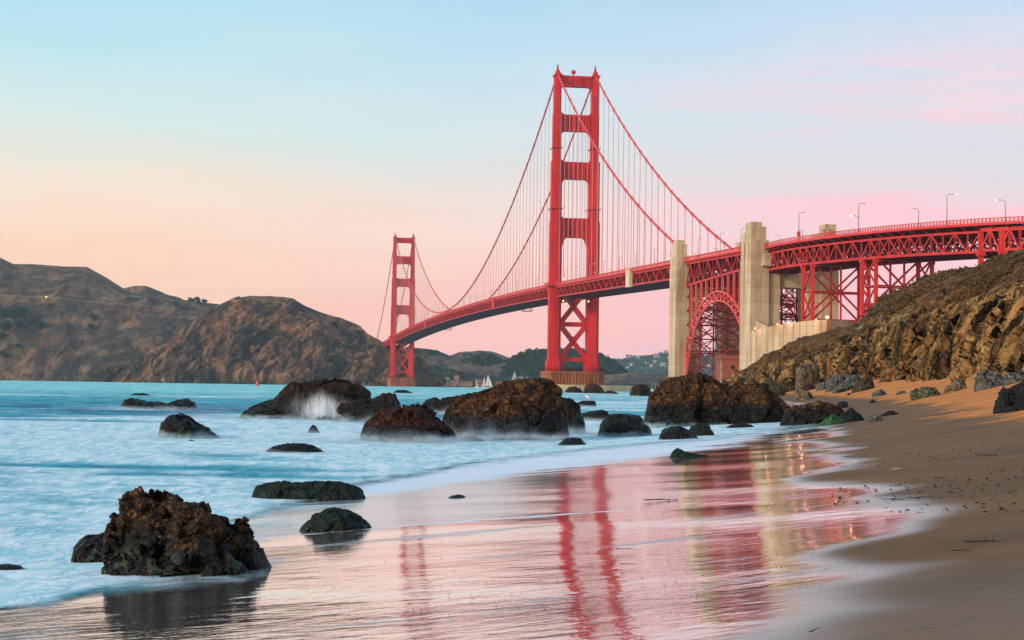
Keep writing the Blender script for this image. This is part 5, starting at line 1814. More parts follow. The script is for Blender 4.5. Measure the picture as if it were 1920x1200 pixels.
LV = arc[-1]
nst = int(LV / 6.2)
st = [LV * k / nst for k in range(nst + 1)]
m = MB()
for a, b in zip(st[:-1], st[1:]):
    m.hexa([V(a, .3, -2.4), V(a, 29.3, -2.4), V(b, 29.3, -2.4), V(b, .3, -2.4), V(a, .3, -1.5), V(a, 29.3, -1.5), V(b, 29.3, -1.5), V(b, .3, -1.5)])
under(m.build('roadway', MATS['asphalt'], None), via)
for t0, sg in ((0, 1), (29.6, -1)):
    m = MB()
    for a, b in zip(st[:-1], st[1:]):
        m.bar(V(a, t0, -.1), V(b, t0, -.1), .28, .22)
        m.bar(V(a, t0, -1.15), V(b, t0, -1.15), .22, .18)
        m.bar(V(a, t0, -1.9), V(b, t0, -1.9), .3, .9)
        for k in range(4):
            s = a + (b - a) * k / 4
            m.bar(V(s, t0, -1.6), V(s, t0, 0), .2 if k else .34, .2)
        for k in range(12):
            s = a + (b - a) * (k + .5) / 12
            m.bar(V(s, t0, -1.1), V(s, t0, -.15), .07)
    under(m.build('railing', MATS['red_rail'], None), via)
    for k, a in enumerate(st):
        if k % 1 == 0:
            m = MB()
            m.poly([V(a - .15, t0, -2.3), V(a - .15, t0 + sg * 3.2, -2.3), V(a - .15, t0 + sg * 3.2, -4.0), V(a - .15, t0 + sg * .2, -2.75),
                    V(a + .15, t0, -2.3), V(a + .15, t0 + sg * 3.2, -2.3), V(a + .15, t0 + sg * 3.2, -4.0), V(a + .15, t0 + sg * .2, -2.75)],
                   [(0, 1, 2, 3), (7, 6, 5, 4), (0, 4, 5, 1), (1, 5, 6, 2), (2, 6, 7, 3), (3, 7, 4, 0)])
            under(m.build('bracket', MATS['red_steel'], None), via)
a_end = arc_at(1836)
for t0 in (2.4, 27.2):
    m = MB()
    A_ = [x for x in np.linspace(1.5, a_end, 26)]
    zt_, zb_ = -4.3, -11.0
    for k, (a, b) in enumerate(zip(A_[:-1], A_[1:])):
        m.bar(V(a, t0, zt_), V(b, t0, zt_), .7, .8)
        m.bar(V(a, t0, zb_), V(b, t0, zb_), .8, .9)
        m.bar(V(a, t0, zb_), V(a, t0, zt_), .42, .5)
        if k % 2 == 0: m.bar(V(a, t0, zb_), V(b, t0, zt_), .48, .45)
        else: m.bar(V(a, t0, zt_), V(b, t0, zb_), .48, .45)
        if (k // 5) % 2 == 1:
            if k % 2: m.bar(V(a, t0, zb_), V(b, t0, zt_), .4, .35)
            else: m.bar(V(a, t0, zt_), V(b, t0, zb_), .4, .35)
    m.bar(V(A_[-1], t0, zb_), V(A_[-1], t0, zt_), .9, .9)
    # shallower end panels towards the abutment
    A2 = np.linspace(a_end, LV, 12)
    for k, (a, b) in enumerate(zip(A2[:-1], A2[1:])):
        m.bar(V(a, t0, -3.6), V(b, t0, -3.6), .8, 1.4)
        m.bar(V(a, t0, zb_ + .4), V(b, t0, zb_ + .4), .7, .8)
        m.bar(V(a, t0, zb_), V(a, t0, -3.6), .7, .8)
        m.bar(V(a, t0, zb_), V(b, t0, -3.6), .6, .6) if k % 2 == 0 else m.bar(V(a, t0, -3.6), V(b, t0, zb_), .6, .6)
    under(m.build('side_truss', MATS['red_steel'], None), via)
for t0 in (11.0, 18.6):
    m = MB()
    A_ = np.linspace(1.5, LV, 44)
    for k, (a, b) in enumerate(zip(A_[:-1], A_[1:])):
        m.bar(V(a, t0, -4.5), V(b, t0, -4.5), .5, .6)
        m.bar(V(a, t0, -10.6), V(b, t0, -10.6), .5, .6)
        m.bar(V(a, t0, -10.6), V(b, t0, -4.5), .4, .4)
        m.bar(V(a, t0, -4.5), V(b, t0, -10.6), .4, .4)
    under(m.build('inner_truss', MATS['shaded_red'], None), via)
m = MB()
for k, a in enumerate(np.linspace(1.5, LV, 42)):
    m.bar(V(a, 2.4, -3.6), V(a, 27.2, -3.6), .5, 1.4)
    m.bar(V(a, 2.4, -11), V(a, 27.2, -11), .4, .5)
    b = min(a + 6, LV)
    m.bar(V(a, 2.4, -11), V(a, 14.8, -4.3), .35); m.bar(V(a, 27.2, -11), V(a, 14.8, -4.3), .35)
    m.bar(V(a, 2.4, -11), V(b, 14.8, -11), .35); m.bar(V(a, 27.2, -11), V(b, 14.8, -11), .35)
    for tt in (6, 10, 14.8, 19, 23):
        m.bar(V(a, tt, -2.8), V(b, tt, -2.8), .3, .7)
under(m.build('floor_beams', MATS['dark_shade_steel'], None), via)


def bent(pa, pb, z_foot, lab):
    """four legged braced steel tower"""
    t_ = bpy.data.objects.new('steel_tower', None)
    t_.empty_display_size = .1
    COL.objects.link(t_)
    t_.parent = via
    t_['label'] = lab
    a0, a1 = arc_at(pa), arc_at(pb)
    zf = lambda a, t: z_foot - V(a, t)[2]
    for a in (a0, a1):
        for t in (2.4, 27.2):
            m = MB()
            m.bar(V(a, t, zf(a, t)), V(a, t, -11), 1.3, 1.3)
            m.bar(V(a, t, -12.6), V(a, t, -11.2), 1.9, 1.9)
            under(m.build('leg', MATS['red_rail'], None), t_)
    H_ = V(a0, 2.4)[2] - 11 - z_foot
    n = max(2, int(round(H_ / 10.0)))
    m = MB()
    for k in range(n):
        za, zb = z_foot + H_ * k / n, z_foot + H_ * (k + 1) / n
        def q(a, t, z):
            x = V(a, t)
            return (x[0], x[1], z)
        for (p, r) in (((a0, 2.4), (a1, 2.4)), ((a0, 27.2), (a1, 27.2))):
            m.bar(q(*p, za), q(*r, zb), .5); m.bar(q(*r, za), q(*p, zb), .5); m.bar(q(*p, zb), q(*r, zb), .55)
    n2 = max(2, int(round(H_ / 19.0)))
    for k in range(n2):
        za, zb = z_foot + H_ * k / n2, z_foot + H_ * (k + 1) / n2
        for a in (a0, a1):
            m.bar(q(a, 2.4, za), q(a, 14.8, (za + zb) / 2), .6); m.bar(q(a, 14.8, (za + zb) / 2), q(a, 27.2, zb), .6)
            m.bar(q(a, 27.2, za), q(a, 14.8, (za + zb) / 2), .6); m.bar(q(a, 14.8, (za + zb) / 2), q(a, 2.4, zb), .6)
            m.bar(q(a, 2.4, zb), q(a, 27.2, zb), .7)
            m.bar(q(a, 2.4, (za + zb) / 2), q(a, 27.2, (za + zb) / 2), .6)
            m.bar(q(a, 14.8, za), q(a, 14.8, zb), .7)
    under(m.build('bracing', MATS['red_steel'], None), t_)


bent(1501, 1519, 8, 'braced steel tower next to the stout concrete pylon')
bent(1612, 1638, 10, 'braced steel tower rising from behind the cliff')
for px in (1836, 1878):
    a = arc_at(px)
    for t in (2.4, 27.2):
        m = MB()
        m.bar(V(a, t, -22), V(a, t, -4), 1.5, 1.5)
        m.bar(V(a, t, -12.4), V(a, t, -10.6), 2.6, 2.6)
        under(m.build('end_post', MATS['red_rail'], None), via)

# ------------------------------------------------------------------ brick fort, concrete wall
fort = thing('brick_fort', 'red brick fort standing under the steel arch', 'fort', B(-405, 2, 0))
p0 = at(1352, 700, 742)
x0 = p0[0]
m = MB()
m.box(x0, 742, 0, x0 + 30, 762, 16.4)
m.box(x0 - .5, 741.5, 16.4, x0 + 30.5, 762.5, 17.2)
m.box(x0 - .2, 741.8, 17.2, x0 + 30.2, 762.2, 18.6)
under(m.build('wall', MATS['brick'], None), fort)
for k in range(4):
    m = MB()
    wx_ = x0 + 4.6 + k * 5.2
    m.box(wx_, 741.88, 12.0, wx_ + 1.7, 742.3, 13.6)
    under(m.build('window', MATS['dark_window'], None), fort)
m = MB()
for k in range(8):
    hh = .25 if k % 2 else .6
    m.box(x0 - .15, 741.85, .4 + k * 2, x0 + hh, 742.5, 2.4 + k * 2)
under(m.build('quoin', MATS['concrete'], None), fort)

wall = thing('retaining_wall', 'long pale concrete retaining wall below the viaduct, on the slope beside the stout pylon', 'wall', tuple(at(1500, 690, 620) * (1, 1, 0)))
tl = [(1409, 620, 636), (1440, 613, 628), (1475, 607, 619), (1512, 601.5, 610), (1549, 599.5, 602)]
top = [at(*q) for q in tl]
m = MB()
def wall_seg(m, p, q, thick=3.0, zb=3.0, nrm=None):
    p, q = np.array(p), np.array(q)
    d = (q - p)[:2]
    d /= np.linalg.norm(d)
    nrm = np.array([-d[1], d[0]]) * thick
    m.hexa([(p[0], p[1], zb), (q[0], q[1], zb), (q[0] + nrm[0], q[1] + nrm[1], zb), (p[0] + nrm[0], p[1] + nrm[1], zb),
            (p[0], p[1], p[2]), (q[0], q[1], q[2]), (q[0] + nrm[0], q[1] + nrm[1], q[2]), (p[0] + nrm[0], p[1] + nrm[1], p[2])])
for p, q in zip(top[:-1], top[1:]): wall_seg(m, p, q)
under(m.build('main_face', MATS['concrete'], None), wall)
m = MB()
e0 = top[-1]
e1 = at(1625, 600, 650)
wall_seg(m, (e0[0] + .02, e0[1], e0[2] - .25), (e1[0], e1[1], e1[2]))
under(m.build('return_face', MATS['concrete'], None), wall)
m = MB()
for p, q in zip(top[:-1], top[1:]):
    for f in np.linspace(0, 1, 4)[:-1]:
        c_ = p + (q - p) * f
        m.bar((c_[0], c_[1] - .12, 3), (c_[0], c_[1] - .12, c_[2] - .1), .5, .4)
under(m.build('buttress_strip', MATS['concrete'], None), wall)
m = MB()
g0 = at(1417, 601, 641)
g1 = at(1440, 612, 634)
m.poly([(g0[0], g0[1], 20), (g1[0], g1[1], 20), (g1[0], g1[1], g1[2]), (g0[0], g0[1], g0[2]),
        (g0[0] + 3, g0[1] + 8, 20), (g1[0] + 3, g1[1] + 8, 20), (g1[0] + 3, g1[1] + 8, g1[2]), (g0[0] + 3, g0[1] + 8, g0[2])],
       [(0, 1, 2, 3), (7, 6, 5, 4), (0, 4, 5, 1), (1, 5, 6, 2), (2, 6, 7, 3), (3, 7, 4, 0)])
under(m.build('stair_head', MATS['concrete'], None), wall)

# flood lamps along the wall
for i, (px, row, s, lab) in enumerate([(1416, 616, .55, 'lit flood lamp at the low left end of the retaining wall'), (1458, 608, .5, 'lit flood lamp second from the left on the retaining wall'),
                                       (1478, 605, .75, 'lit flood lamp in the middle of the retaining wall'), (1530, 600, .6, 'lit flood lamp left of the brightest on the retaining wall'), (1551, 595, .95, 'brightest lit flood lamp, at the corner of the retaining wall')]):
    Yd = float(np.interp(px, [1409, 1549], [636, 602])) - 1.2
    p = at(px, row, Yd)
    zt_ = float(np.interp(px, [q[0] for q in tl], [q_[2] for q_ in top]))
    t_ = thing('flood_lamp', lab, 'lamp', (p[0], p[1], zt_), group='lit lamps on the retaining wall')
    m = MB()
    m.bar((p[0], p[1] + 1.4, zt_ - .8), (p[0], p[1] + .3, p[2]), .25)
    m.sphere((p[0], p[1] + .35, p[2]), s * .8, 8, 5)
    under(m.build('housing', MATS['grey_metal'], None), t_)
    m = MB()
    m.sphere((p[0], p[1], p[2]), s * .75, 10, 7)
    under(m.build('bulb', MATS['flood_glow'], None), t_)
    ld = bpy.data.lights.new('flood_light', 'POINT')
    ld.energy = 420 * s * s
    ld.color = (1.0, .40, .28)
    ld.shadow_soft_size = .25
    lo = bpy.data.objects.new('flood_light', ld)
    COL.objects.link(lo)
    lo.parent = t_
    lo.location = (0, -1.6, p[2] - zt_ - .3)


# ------------------------------------------------------------------ street lamps
def make_lamp(name, label, group, h=9.5, arm=2.6, glow='lamp_glow', head=.26):
    t_ = thing(name, label, 'street lamp', group=group)
    m = MB()
    m.tube([(0, 0, 0), (0, 0, h * .55), (0, 0, h - .6), (.25, 0, h - .15), (.8, 0, h + .05), (arm, 0, h + .12)], [.2, .16, .13, .12, .11, .1], 6)
    m.bar((0, 0, 0), (0, 0, .9), .5, .5)
    m.build('post', MATS['grey_metal'], t_)
    m = MB()
    m.sphere((arm + .3, 0, h - .02), (head * 1.35, head * .8, head * .62), 10, 7)
    m.build('lamp_head', MATS[glow], t_)
    return t_


lampA = make_lamp('street_lamp', 'lamp', 'lamps along the suspended roadway')
n0 = math.atan2(ev_[1], ev_[0])
firstl = True
for s in list(np.arange(-325, -8, 41.0)) + list(np.arange(22, SPAN - 10, 46.0)):
    for t, rz in ((-14.2, n0), (14.2, n0 + math.pi)):
        o = lampA if firstl else copy_tree(lampA)
        firstl = False
        z = deck_z(s) - 1.5
        o.location = B(s + (0 if t < 0 else 20), t, z)
        o.rotation_euler = (0, 0, rz)
        if s < 0:
            o['label'] = 'lit lamp post on the deck between the near tower and the slim pylon'
            o['group'] = 'lamps of the side span'
        else:
            o['label'] = 'tiny lit lamp post on the long deck between the two towers'
for s in (-368, -405, -436):
    for t, rz in ((-14.2, n0), (14.2, n0 + math.pi)):
        o = copy_tree(lampA)
        o.location = B(s, t, deck_z(s) - 1.5)
        o.rotation_euler = (0, 0, rz)
        o['label'] = 'lit lamp post on the road above the steel arch'
        o['group'] = 'lamps above the steel arch'
for (px, top_row, t0, hd, lab, sc_) in [(1497, 398, 1.2, 1, 'lamp post with a red box on it, on the viaduct nearest the stout pylon', 1.0), (1610, 381, 1.2, 1, 'tall lamp post with a bright lower lamp on its left', 1.05),
                                        (1722, 391, 28.4, -1, 'lamp post on the viaduct whose arm reaches left, between two taller ones', .82), (1775, 364, 1.2, 1, 'tallest lamp post on the viaduct, arm to the right', 1.1),
                                        (1886, 375, 28.4, -1, 'lamp post on the viaduct nearest the right border, arm to the left', .85)]:
    a = arc_at(px, t0)
    p = V(a, t0, -1.5)
    o = copy_tree(lampA)
    hgt = at(px, top_row, p[1])[2] - p[2]
    k = hgt / 9.6
    o.location = p
    o.scale = (k, k, k)
    o.rotation_euler = (0, 0, 0 if hd > 0 else math.pi)
    o['label'] = lab
    o['group'] = 'lamps on the approach viaduct'
    if px == 1497:
        m = MB()
        m.box(-.55, -.35, 1.6, .55, .35, 3.1)
        m.build('red_box', MATS['red_rail'], o)
    if px == 1610:
        m = MB()
        m.tube([(0, 0, 5.0), (-.8, 0, 5.5), (-1.9, 0, 5.6)], [.1, .1, .1], 6)
        m.build('side_arm', MATS['grey_metal'], o)
        m = MB()
        m.sphere((-2.3, 0, 5.6), .5, 10, 7)
        m.build('side_lamp', MATS['lamp_glow'], o)

# ------------------------------------------------------------------ far shore: boats, houses, harbour
def sailboat(px, base_row, Yd, hgt, lab, masts, group, heading=.3):
    p = at(px, base_row, Yd)
    t_ = thing('sailboat', lab, 'sailboat', (p[0], p[1], 0), group=group)
    L_ = hgt * .8
    m = MB()
    N = 12
    secs = []
    for k in range(N + 1):
        u = k / N
        wd = .16 * L_ * math.sin(math.pi * min(1, u * .85 + .12)) ** .7 * (1 if u < .6 else max(.05, 1 - ((u - .6) / .4) ** 1.6))
        x = (u - .5) * L_
        dk = .10 * L_ + .03 * L_ * (2 * u - 1) ** 2
        secs.append([(x, -wd, dk), (x, -wd * .75, -.1), (x, 0, -.35), (x, wd * .75, -.1), (x, wd, dk)])
    vs = [v for s_ in secs for v in s_]
    fs = []
    for k in range(N):
        for j in range(4):
            a = k * 5 + j
            fs.append((a, a + 1, a + 6, a + 5))
        fs.append((k * 5, k * 5 + 5, k * 5 + 9, k * 5 + 4))
    fs += [(0, 1, 2, 3, 4), tuple(N * 5 + j for j in (4, 3, 2, 1, 0))]
    m.poly(vs, fs)
    m.build('hull', MATS['hull_white'], t_)
    for (mx, mh, boom, jib) in masts:
        m = MB()
        m.tube([(mx * L_, 0, .05 * L_), (mx * L_, 0, mh * hgt)], [.16, .08], 6)
        m.tube([(mx * L_, 0, .16 * L_), (mx * L_ - boom * L_, 0, .17 * L_)], .1, 5)
        m.build('mast', MATS['grey_metal'], t_)
        for (xa, xb, z0, z1) in ((mx * L_ - .1, mx * L_ - boom * L_, .18 * L_, mh * hgt * .97),) + (((mx * L_ + .1, mx * L_ + jib * L_, .15 * L_, mh * hgt * .85),) if jib else ()):
            rows_ = 8
            vs, fs = [], []
            for k in range(rows_ + 1):
                v = k / rows_
                xr = xa + (xb - xa) * (1 - v) ** .85
                for j in range(5):
                    u = j / 4
                    vs.append((xa + (xr - xa) * u, .10 * abs(xb - xa) * math.sin(math.pi * u) * (1 - v * .6) + .05, z0 + (z1 - z0) * v))
            for k in range(rows_):
                for j in range(4):
                    a = k * 5 + j
                    fs.append((a, a + 1, a + 6, a + 5))
            m = MB()
            m.poly(vs, fs)
            m.build('sail', MATS['white_cloth'], t_)
    t_.rotation_euler = (0, 0, heading)
    return t_


sailboat(913, 725, 1950, 17.5, 'white two masted schooner under sail left of the near tower', [(.12, 1.0, .32, .36), (-.20, .82, .26, 0)], 'sailboats in the strait', .2)
sailboat(965, 724, 1750, 20, 'white sailboat whose sail shows above the biggest brown rock', [(.02, 1.0, .42, .30)], 'sailboats in the strait', .5)
sailboat(894, 724, 2000, 12, 'small sailboat with a thin white sail beside the schooner', [(.05, 1.0, .2, 0)], 'sailboats in the strait', 2.2)
for k, (px, hh) in enumerate([(1222, 9), (1228, 11), (1233, 10), (1240, 12), (1246, 10), (1252, 9)]):
    p = at(px, 728, 2400)
    t_ = thing('moored_sailboat', 'bare masted white sailboat moored below the low brown bluff', 'sailboat', (p[0], p[1], 0), group='moored sailboats below the bluff')
    m = MB()
    m.poly([(-4, -1.2, 1.2), (4.5, 0, 1.5), (-4, 1.2, 1.2), (-3.6, 0, -.3), (3.4, 0, -.3)], [(0, 1, 2), (0, 3, 4, 1), (2, 1, 4, 3), (0, 2, 3)])
    m.build('hull', MATS['hull_white'], t_)
    m = MB()
    m.tube([(.3, 0, .8), (.3, 0, hh)], [.22, .14], 6)
    m.build('mast', MATS['hull_white'], t_)


def house(name, px, row, Yd, w_, d_, h_, wallm, roofm, lab, cat, group, gable=True, rz=0.0, wins=0, on=None):
    p = at(px, row, Yd)
    z = p[2]
    if on is not None:
        z2 = land_z([on], p[0], p[1])
        if z2 is not None: z = z2 - .5
    t_ = thing(name, lab, cat, (p[0], p[1], z), rz, group)
    m = MB()
    m.box(-w_ / 2, -d_ / 2, -3, w_ / 2, d_ / 2, h_)
    m.build('wall', MATS[wallm], t_)
    m = MB()
    if gable:
        o_ = .5
        rh = d_ * .32
        m.poly([(-w_ / 2 - o_, -d_ / 2 - o_, h_ - .05), (w_ / 2 + o_, -d_ / 2 - o_, h_ - .05), (w_ / 2 + o_, d_ / 2 + o_, h_ - .05), (-w_ / 2 - o_, d_ / 2 + o_, h_ - .05), (-w_ / 2 - o_, 0, h_ + rh), (w_ / 2 + o_, 0, h_ + rh)],
               [(0, 3, 2, 1), (0, 1, 5, 4), (2, 3, 4, 5), (0, 4, 3), (1, 2, 5)])
    else:
        m.box(-w_ / 2 - .3, -d_ / 2 - .3, h_, w_ / 2 + .3, d_ / 2 + .3, h_ + .6)
    m.build('roof', MATS[roofm], t_)
    for k in range(wins):
        m = MB()
        x = -w_ / 2 + w_ * (k + .5) / wins
        m.box(x - .7, -d_ / 2 - .06, h_ * .35, x + .7, -d_ / 2 + .1, h_ * .75)
        m.build('window', MATS['dark_window'], t_)
    return t_


HB = 'harbour buildings under the tawny hills'
house('harbour_building', 838, 722, 2850, 9, 9, 13, 'cream_wall', 'pale_panel', 'tall cream harbour block, leftmost of the harbour buildings', 'building', HB, False, 0, 3)
house('harbour_building', 849, 723, 2840, 9, 8, 8, 'cream_wall', 'red_roof', 'lower cream house right beside the tall cream harbour block', 'building', HB, True, .2, 2)
house('harbour_building', 856, 720, 2870, 8, 8, 14, 'cream_wall', 'red_roof', 'narrow tall cream house among the harbour buildings', 'building', HB, True, -.1, 2)
house('harbour_building', 874, 723, 2850, 22, 9, 6.5, 'cream_wall', 'red_roof', 'long low cream shed with a red roof at the harbour', 'building', HB, True, 0, 5)
house('harbour_building', 897, 719, 2880, 12, 8, 5.5, 'house_wall', 'red_roof', 'small pale house with a red roof behind the schooner', 'building', HB, True, .15, 3)
house('harbour_building', 898, 724, 2830, 10, 8, 4.5, 'house_wall', 'red_roof', 'lowest waterside house with a red roof behind the schooner', 'building', HB, True, -.1, 2)
house('harbour_building', 945, 723, 2840, 30, 9, 4.5, 'red_roof', 'red_roof', 'long low dark red shed just left of the biggest brown rock', 'building', HB, True, .03, 6)
# quay under the harbour buildings
m = MB()
q0, q1 = at(815, 725, 2810), at(960, 727, 2810)
m.box(q0[0], 2805, -2, q1[0], 2900, 1.6)
tag(m.build('harbour_quay', MATS['rust_concrete']), 'low brown quay at the water below the harbour buildings', kind='structure')
hs = [(1180, 672), (1183, 688), (1196, 675), (1213, 684), (1221, 690), (1228, 682), (1231, 672), (1238, 667), (1243, 689), (1250, 694), (1255, 676), (1176, 695), (1248, 664), (1330, 690), (1345, 684)]
for k, (px, row) in enumerate(hs):
    d = Vector(ray(px, row)).normalized()
    ok, loc, n_, i_ = bh.ray_cast(Vector((0, 0, CAM_Z)), d)
    if not ok: continue
    big = k in (6, 8, 9)
    t_ = house('hillside_house', px, row, loc.y - 6, 20 if big else 11, 11, 9 if big else 6, 'house_wall', 'house_wall' if k % 3 else 'red_roof',
               'large pale house standing out on the hazy blue hill' if big else 'small pale house among the woods of the hazy blue hill', 'house', 'large houses on the blue hill' if big else 'small houses on the blue hill', True, (k * 37 % 7) * .1 - .3, 0, bh)
    t_.location.z += 7

# red navigation buoy
p = at(482, 720, 1150)
t_ = thing('navigation_buoy', 'small red buoy floating below the rocky headland', 'buoy', (p[0], p[1], 0))
m = MB()
m.prism([(math.cos(i * .785) * 1.3, math.sin(i * .785) * 1.3) for i in range(8)], -.4, .9, None)
m.prism([(math.cos(i * .785) * .95, math.sin(i * .785) * .95) for i in range(8)], .9, 3.0, None, .45)
m.build('body', MATS['buoy_red'], t_)
m = MB()
m.sphere((0, 0, 3.4), .5, 8, 6)
m.build('top_mark', MATS['buoy_red'], t_)

# road along the grassy headland with a car
rp = []
for px in np.linspace(-60, 346, 110):
    row = np.interp(px, [-60, 0, 85, 105, 170, 250, 346], [553, 555, 557.5, 559, 567, 573, 577.5])
    d = Vector(ray(px, row)).normalized()
    ok, loc, n_, i_ = hillA.ray_cast(Vector((0, 0, CAM_Z)), d)
    if ok: rp.append(loc)
if len(rp) > 5:
    sm = np.array([tuple(v) for v in rp])
    k_ = np.ones(9) / 9
    sm = np.stack([np.convolve(np.pad(sm[:, i], 4, mode='edge'), k_, 'valid') for i in range(3)], 1)
    m = MB()
    for p, q in zip(sm[:-1], sm[1:]):
        m.hexa([(p[0], p[1] - 4, p[2] - 4), (q[0], q[1] - 4, q[2] - 4), (q[0], q[1] + 6, q[2] - 4), (p[0], p[1] + 6, p[2] - 4), (p[0], p[1] - 4, p[2] - 1.2), (q[0], q[1] - 4, q[2] - 1.2), (q[0], q[1] + 6, q[2]), (p[0], p[1] + 6, p[2])])
    tag(m.build('hill_road', MATS['dirt_road']), 'pale road cut along the grassy headland', kind='structure')
    m = MB()
    for k, (p, q) in enumerate(zip(sm[:-1], sm[1:])):
        m.bar((p[0], p[1] - 3.8, p[2] + 1.2), (q[0], q[1] - 3.8, q[2] + 1.2), .3, .6)
        m.bar((p[0], p[1] - 3.8, p[2]), (p[0], p[1] - 3.8, p[2] + 1.2), .25)
    tag(m.build('guard_rail', MATS['guardrail']), 'thin grey guard rail edging the road on the headland', 'guard rail')
    i = int(np.argmin(np.abs(sm[:, 0] / sm[:, 1] * F + 960 - 84)))
    p = sm[i]
    t_ = thing('car', 'car with a glaring orange headlight on the headland road', 'car', (p[0], p[1] - 1, p[2]), group=None)
    m = MB()
    m.poly([(-2.2, -.9, .35), (2.2, -.9, .35), (2.2, .9, .35), (-2.2, .9, .35), (-2.2, -.9, .95), (2.2, -.9, .9), (2.2, .9, .9), (-2.2, .9, .95), (-1.6, -.75, 1.5), (.7, -.75, 1.5), (.7, .75, 1.5), (-1.6, .75, 1.5), (1.3, -.9, .95), (1.3, .9, .95)],
           [(0, 3, 2, 1), (0, 1, 5, 12, 4), (3, 7, 13, 6, 2), (1, 2, 6, 5), (0, 4, 7, 3), (4, 8, 11, 7), (8, 9, 10, 11), (9, 12, 13, 10), (12, 5, 6, 13), (4, 12, 9, 8), (7, 11, 10, 13)])
    m.build('body', MATS['car_grey'], t_)
    for (wx_, wy_) in ((-1.4, -.9), (1.4, -.9), (-1.4, .9), (1.4, .9)):
        m = MB()
        m.tube([(wx_, wy_ - .1, .33), (wx_, wy_ + .1, .33)], .33, 10)
        m.build('wheel', MATS['dark_window'], t_)
    m = MB()
    m.sphere((2.4, -.5, .8), 1.1, 8, 6)
    m.build('headlight', MATS['headlight_glow'], t_)
    t_.rotation_euler = (0, 0, -.3)

# ------------------------------------------------------------------ gull
p = hit(1110, 752.5)
gr = [o for o in bpy.data.objects if o.get('label', '').startswith('small flat topped rock')][0]
bpy.context.view_layer.update()
gl = gr.matrix_world.translation
ok, loc, n_, i_ = gr.ray_cast(gr.matrix_world.inverted() @ Vector((gl.x + .55, gl.y, 30)), Vector((0, 0, -1)))
gp = gr.matrix_world @ loc if ok else gl
t_ = thing('gull', 'white gull standing on a small flat rock in the surf', 'gull', tuple(gp))
m = MB()
P_, rr = [], []
for k in range(9):
    u = k / 8
    P_.append((-.28 + .52 * u, 0, .20 + .07 * u + (.05 if u > .8 else 0)))
    rr.append([.015, .05, .085, .10, .105, .095, .075, .065, .02][k])
m.tube(P_, rr, 10)
m.sphere((.25, 0, .36), (.06, .05, .055), 10, 7)
m.tube([(.17, 0, .27), (.24, 0, .35)], [.07, .05], 8)
m.build('body', MATS['feather'], t_, True)
m = MB()
m.tube([(.30, 0, .36), (.38, 0, .345)], [.018, .006], 6)
m.build('beak', MATS['lamp_glow'] if False else MATS['pale_panel'], t_)
for sd in (-1, 1):
    m = MB()
    m.poly([(.12, sd * .10, .29), (-.05, sd * .115, .32), (-.36, sd * .05, .22), (-.05, sd * .12, .21)], [(0, 1, 2, 3)])
    m.poly([(.12, sd * .09, .29), (-.05, sd * .10, .32), (-.36, sd * .035, .22), (-.05, sd * .105, .21)], [(3, 2, 1, 0)])
    m.build('wing', MATS['grey_metal'], t_)
    m = MB()
    m.tube([(-.02, sd * .04, .17), (-.01, sd * .04, -.02)], .012, 5)
    m.build('leg', MATS['pale_panel'], t_)
t_.rotation_euler = (0, 0, 2.8)
t_.scale = (1.6,) * 3

# ------------------------------------------------------------------ spray falling from the humped rock
spr = [o for o in bpy.data.objects if o.get('label', '').startswith('broad humped rock')][0]
sl_ = spr.matrix_world.translation
g_ = np.random.default_rng(21)
Yr = sl_.y
Pn, An, Sn = [], [], []
LAY, NU_, NV_ = 14, 60, 26
FAN = [(606, 82, 742, 46, .15), (648, 44, 752, 34, .2), (598, 60, 729, 58, .26), (624, 50, 738, 50, .24), (574, 38, 734, 52, .24), (600, 30, 728, 58, .34), (612, 16, 731, 52, .4), (588, 18, 733, 50, .32), (604, 24, 740, 46, .36), (578, 12, 742, 42, .26), (622, 14, 738, 46, .3), (600, 40, 752, 34, .4), (640, 30, 766, 20, .36), (600, 12, 727, 40, .3)]
verts, faces_, att, vec = [], [], [], []
for L_ in range(LAY):
    b0 = len(verts)
    for a_ in range(NU_):
        u = -1 + 2 * a_ / (NU_ - 1)
        for b_ in range(NV_):
            v = b_ / (NV_ - 1)
            fx, fwd_, frow, fh, fa = FAN[L_]
            px = fx + u * fwd_ * (.8 + .5 * v) + 5 * v
            row = frow + 9 * u * u + 3 * math.sin(u * 7 + L_ * 2.1) + v * (fh - 12 * u * u)
            q = at(px, row, Yr - 3.0 - .22 * L_ - 1.6 * v * v)
            verts.append(tuple(q))
            att.append(max(0.0, (1 - abs(u) ** 1.6)) * min(1, v / .45) * min(1, (1.02 - v) / .2) * fa)
            vec.append((u * 4 + L_ * 3.7, v * .55 + .25 * u * u, L_ * 2.3))
    for a_ in range(NU_ - 1):
        for b_ in range(NV_ - 1):
            k = b0 + a_ * NV_ + b_
            faces_.append((k, k + 1, k + NV_ + 1, k + NV_))
me = bpy.data.meshes.new('sea_spray')
me.from_pydata(verts, [], faces_)
a_ = me.attributes.new('veil', 'FLOAT', 'POINT')
a_.data.foreach_set('value', np.array(att, np.float32))
a_ = me.attributes.new('fall', 'FLOAT_VECTOR', 'POINT')
a_.data.foreach_set('vector', np.array(vec, np.float32).reshape(-1))
tag(link_mesh('sea_spray', me, MATS['sea_spray'], None, True), 'white veil of spray running down the humped rock', kind='stuff')

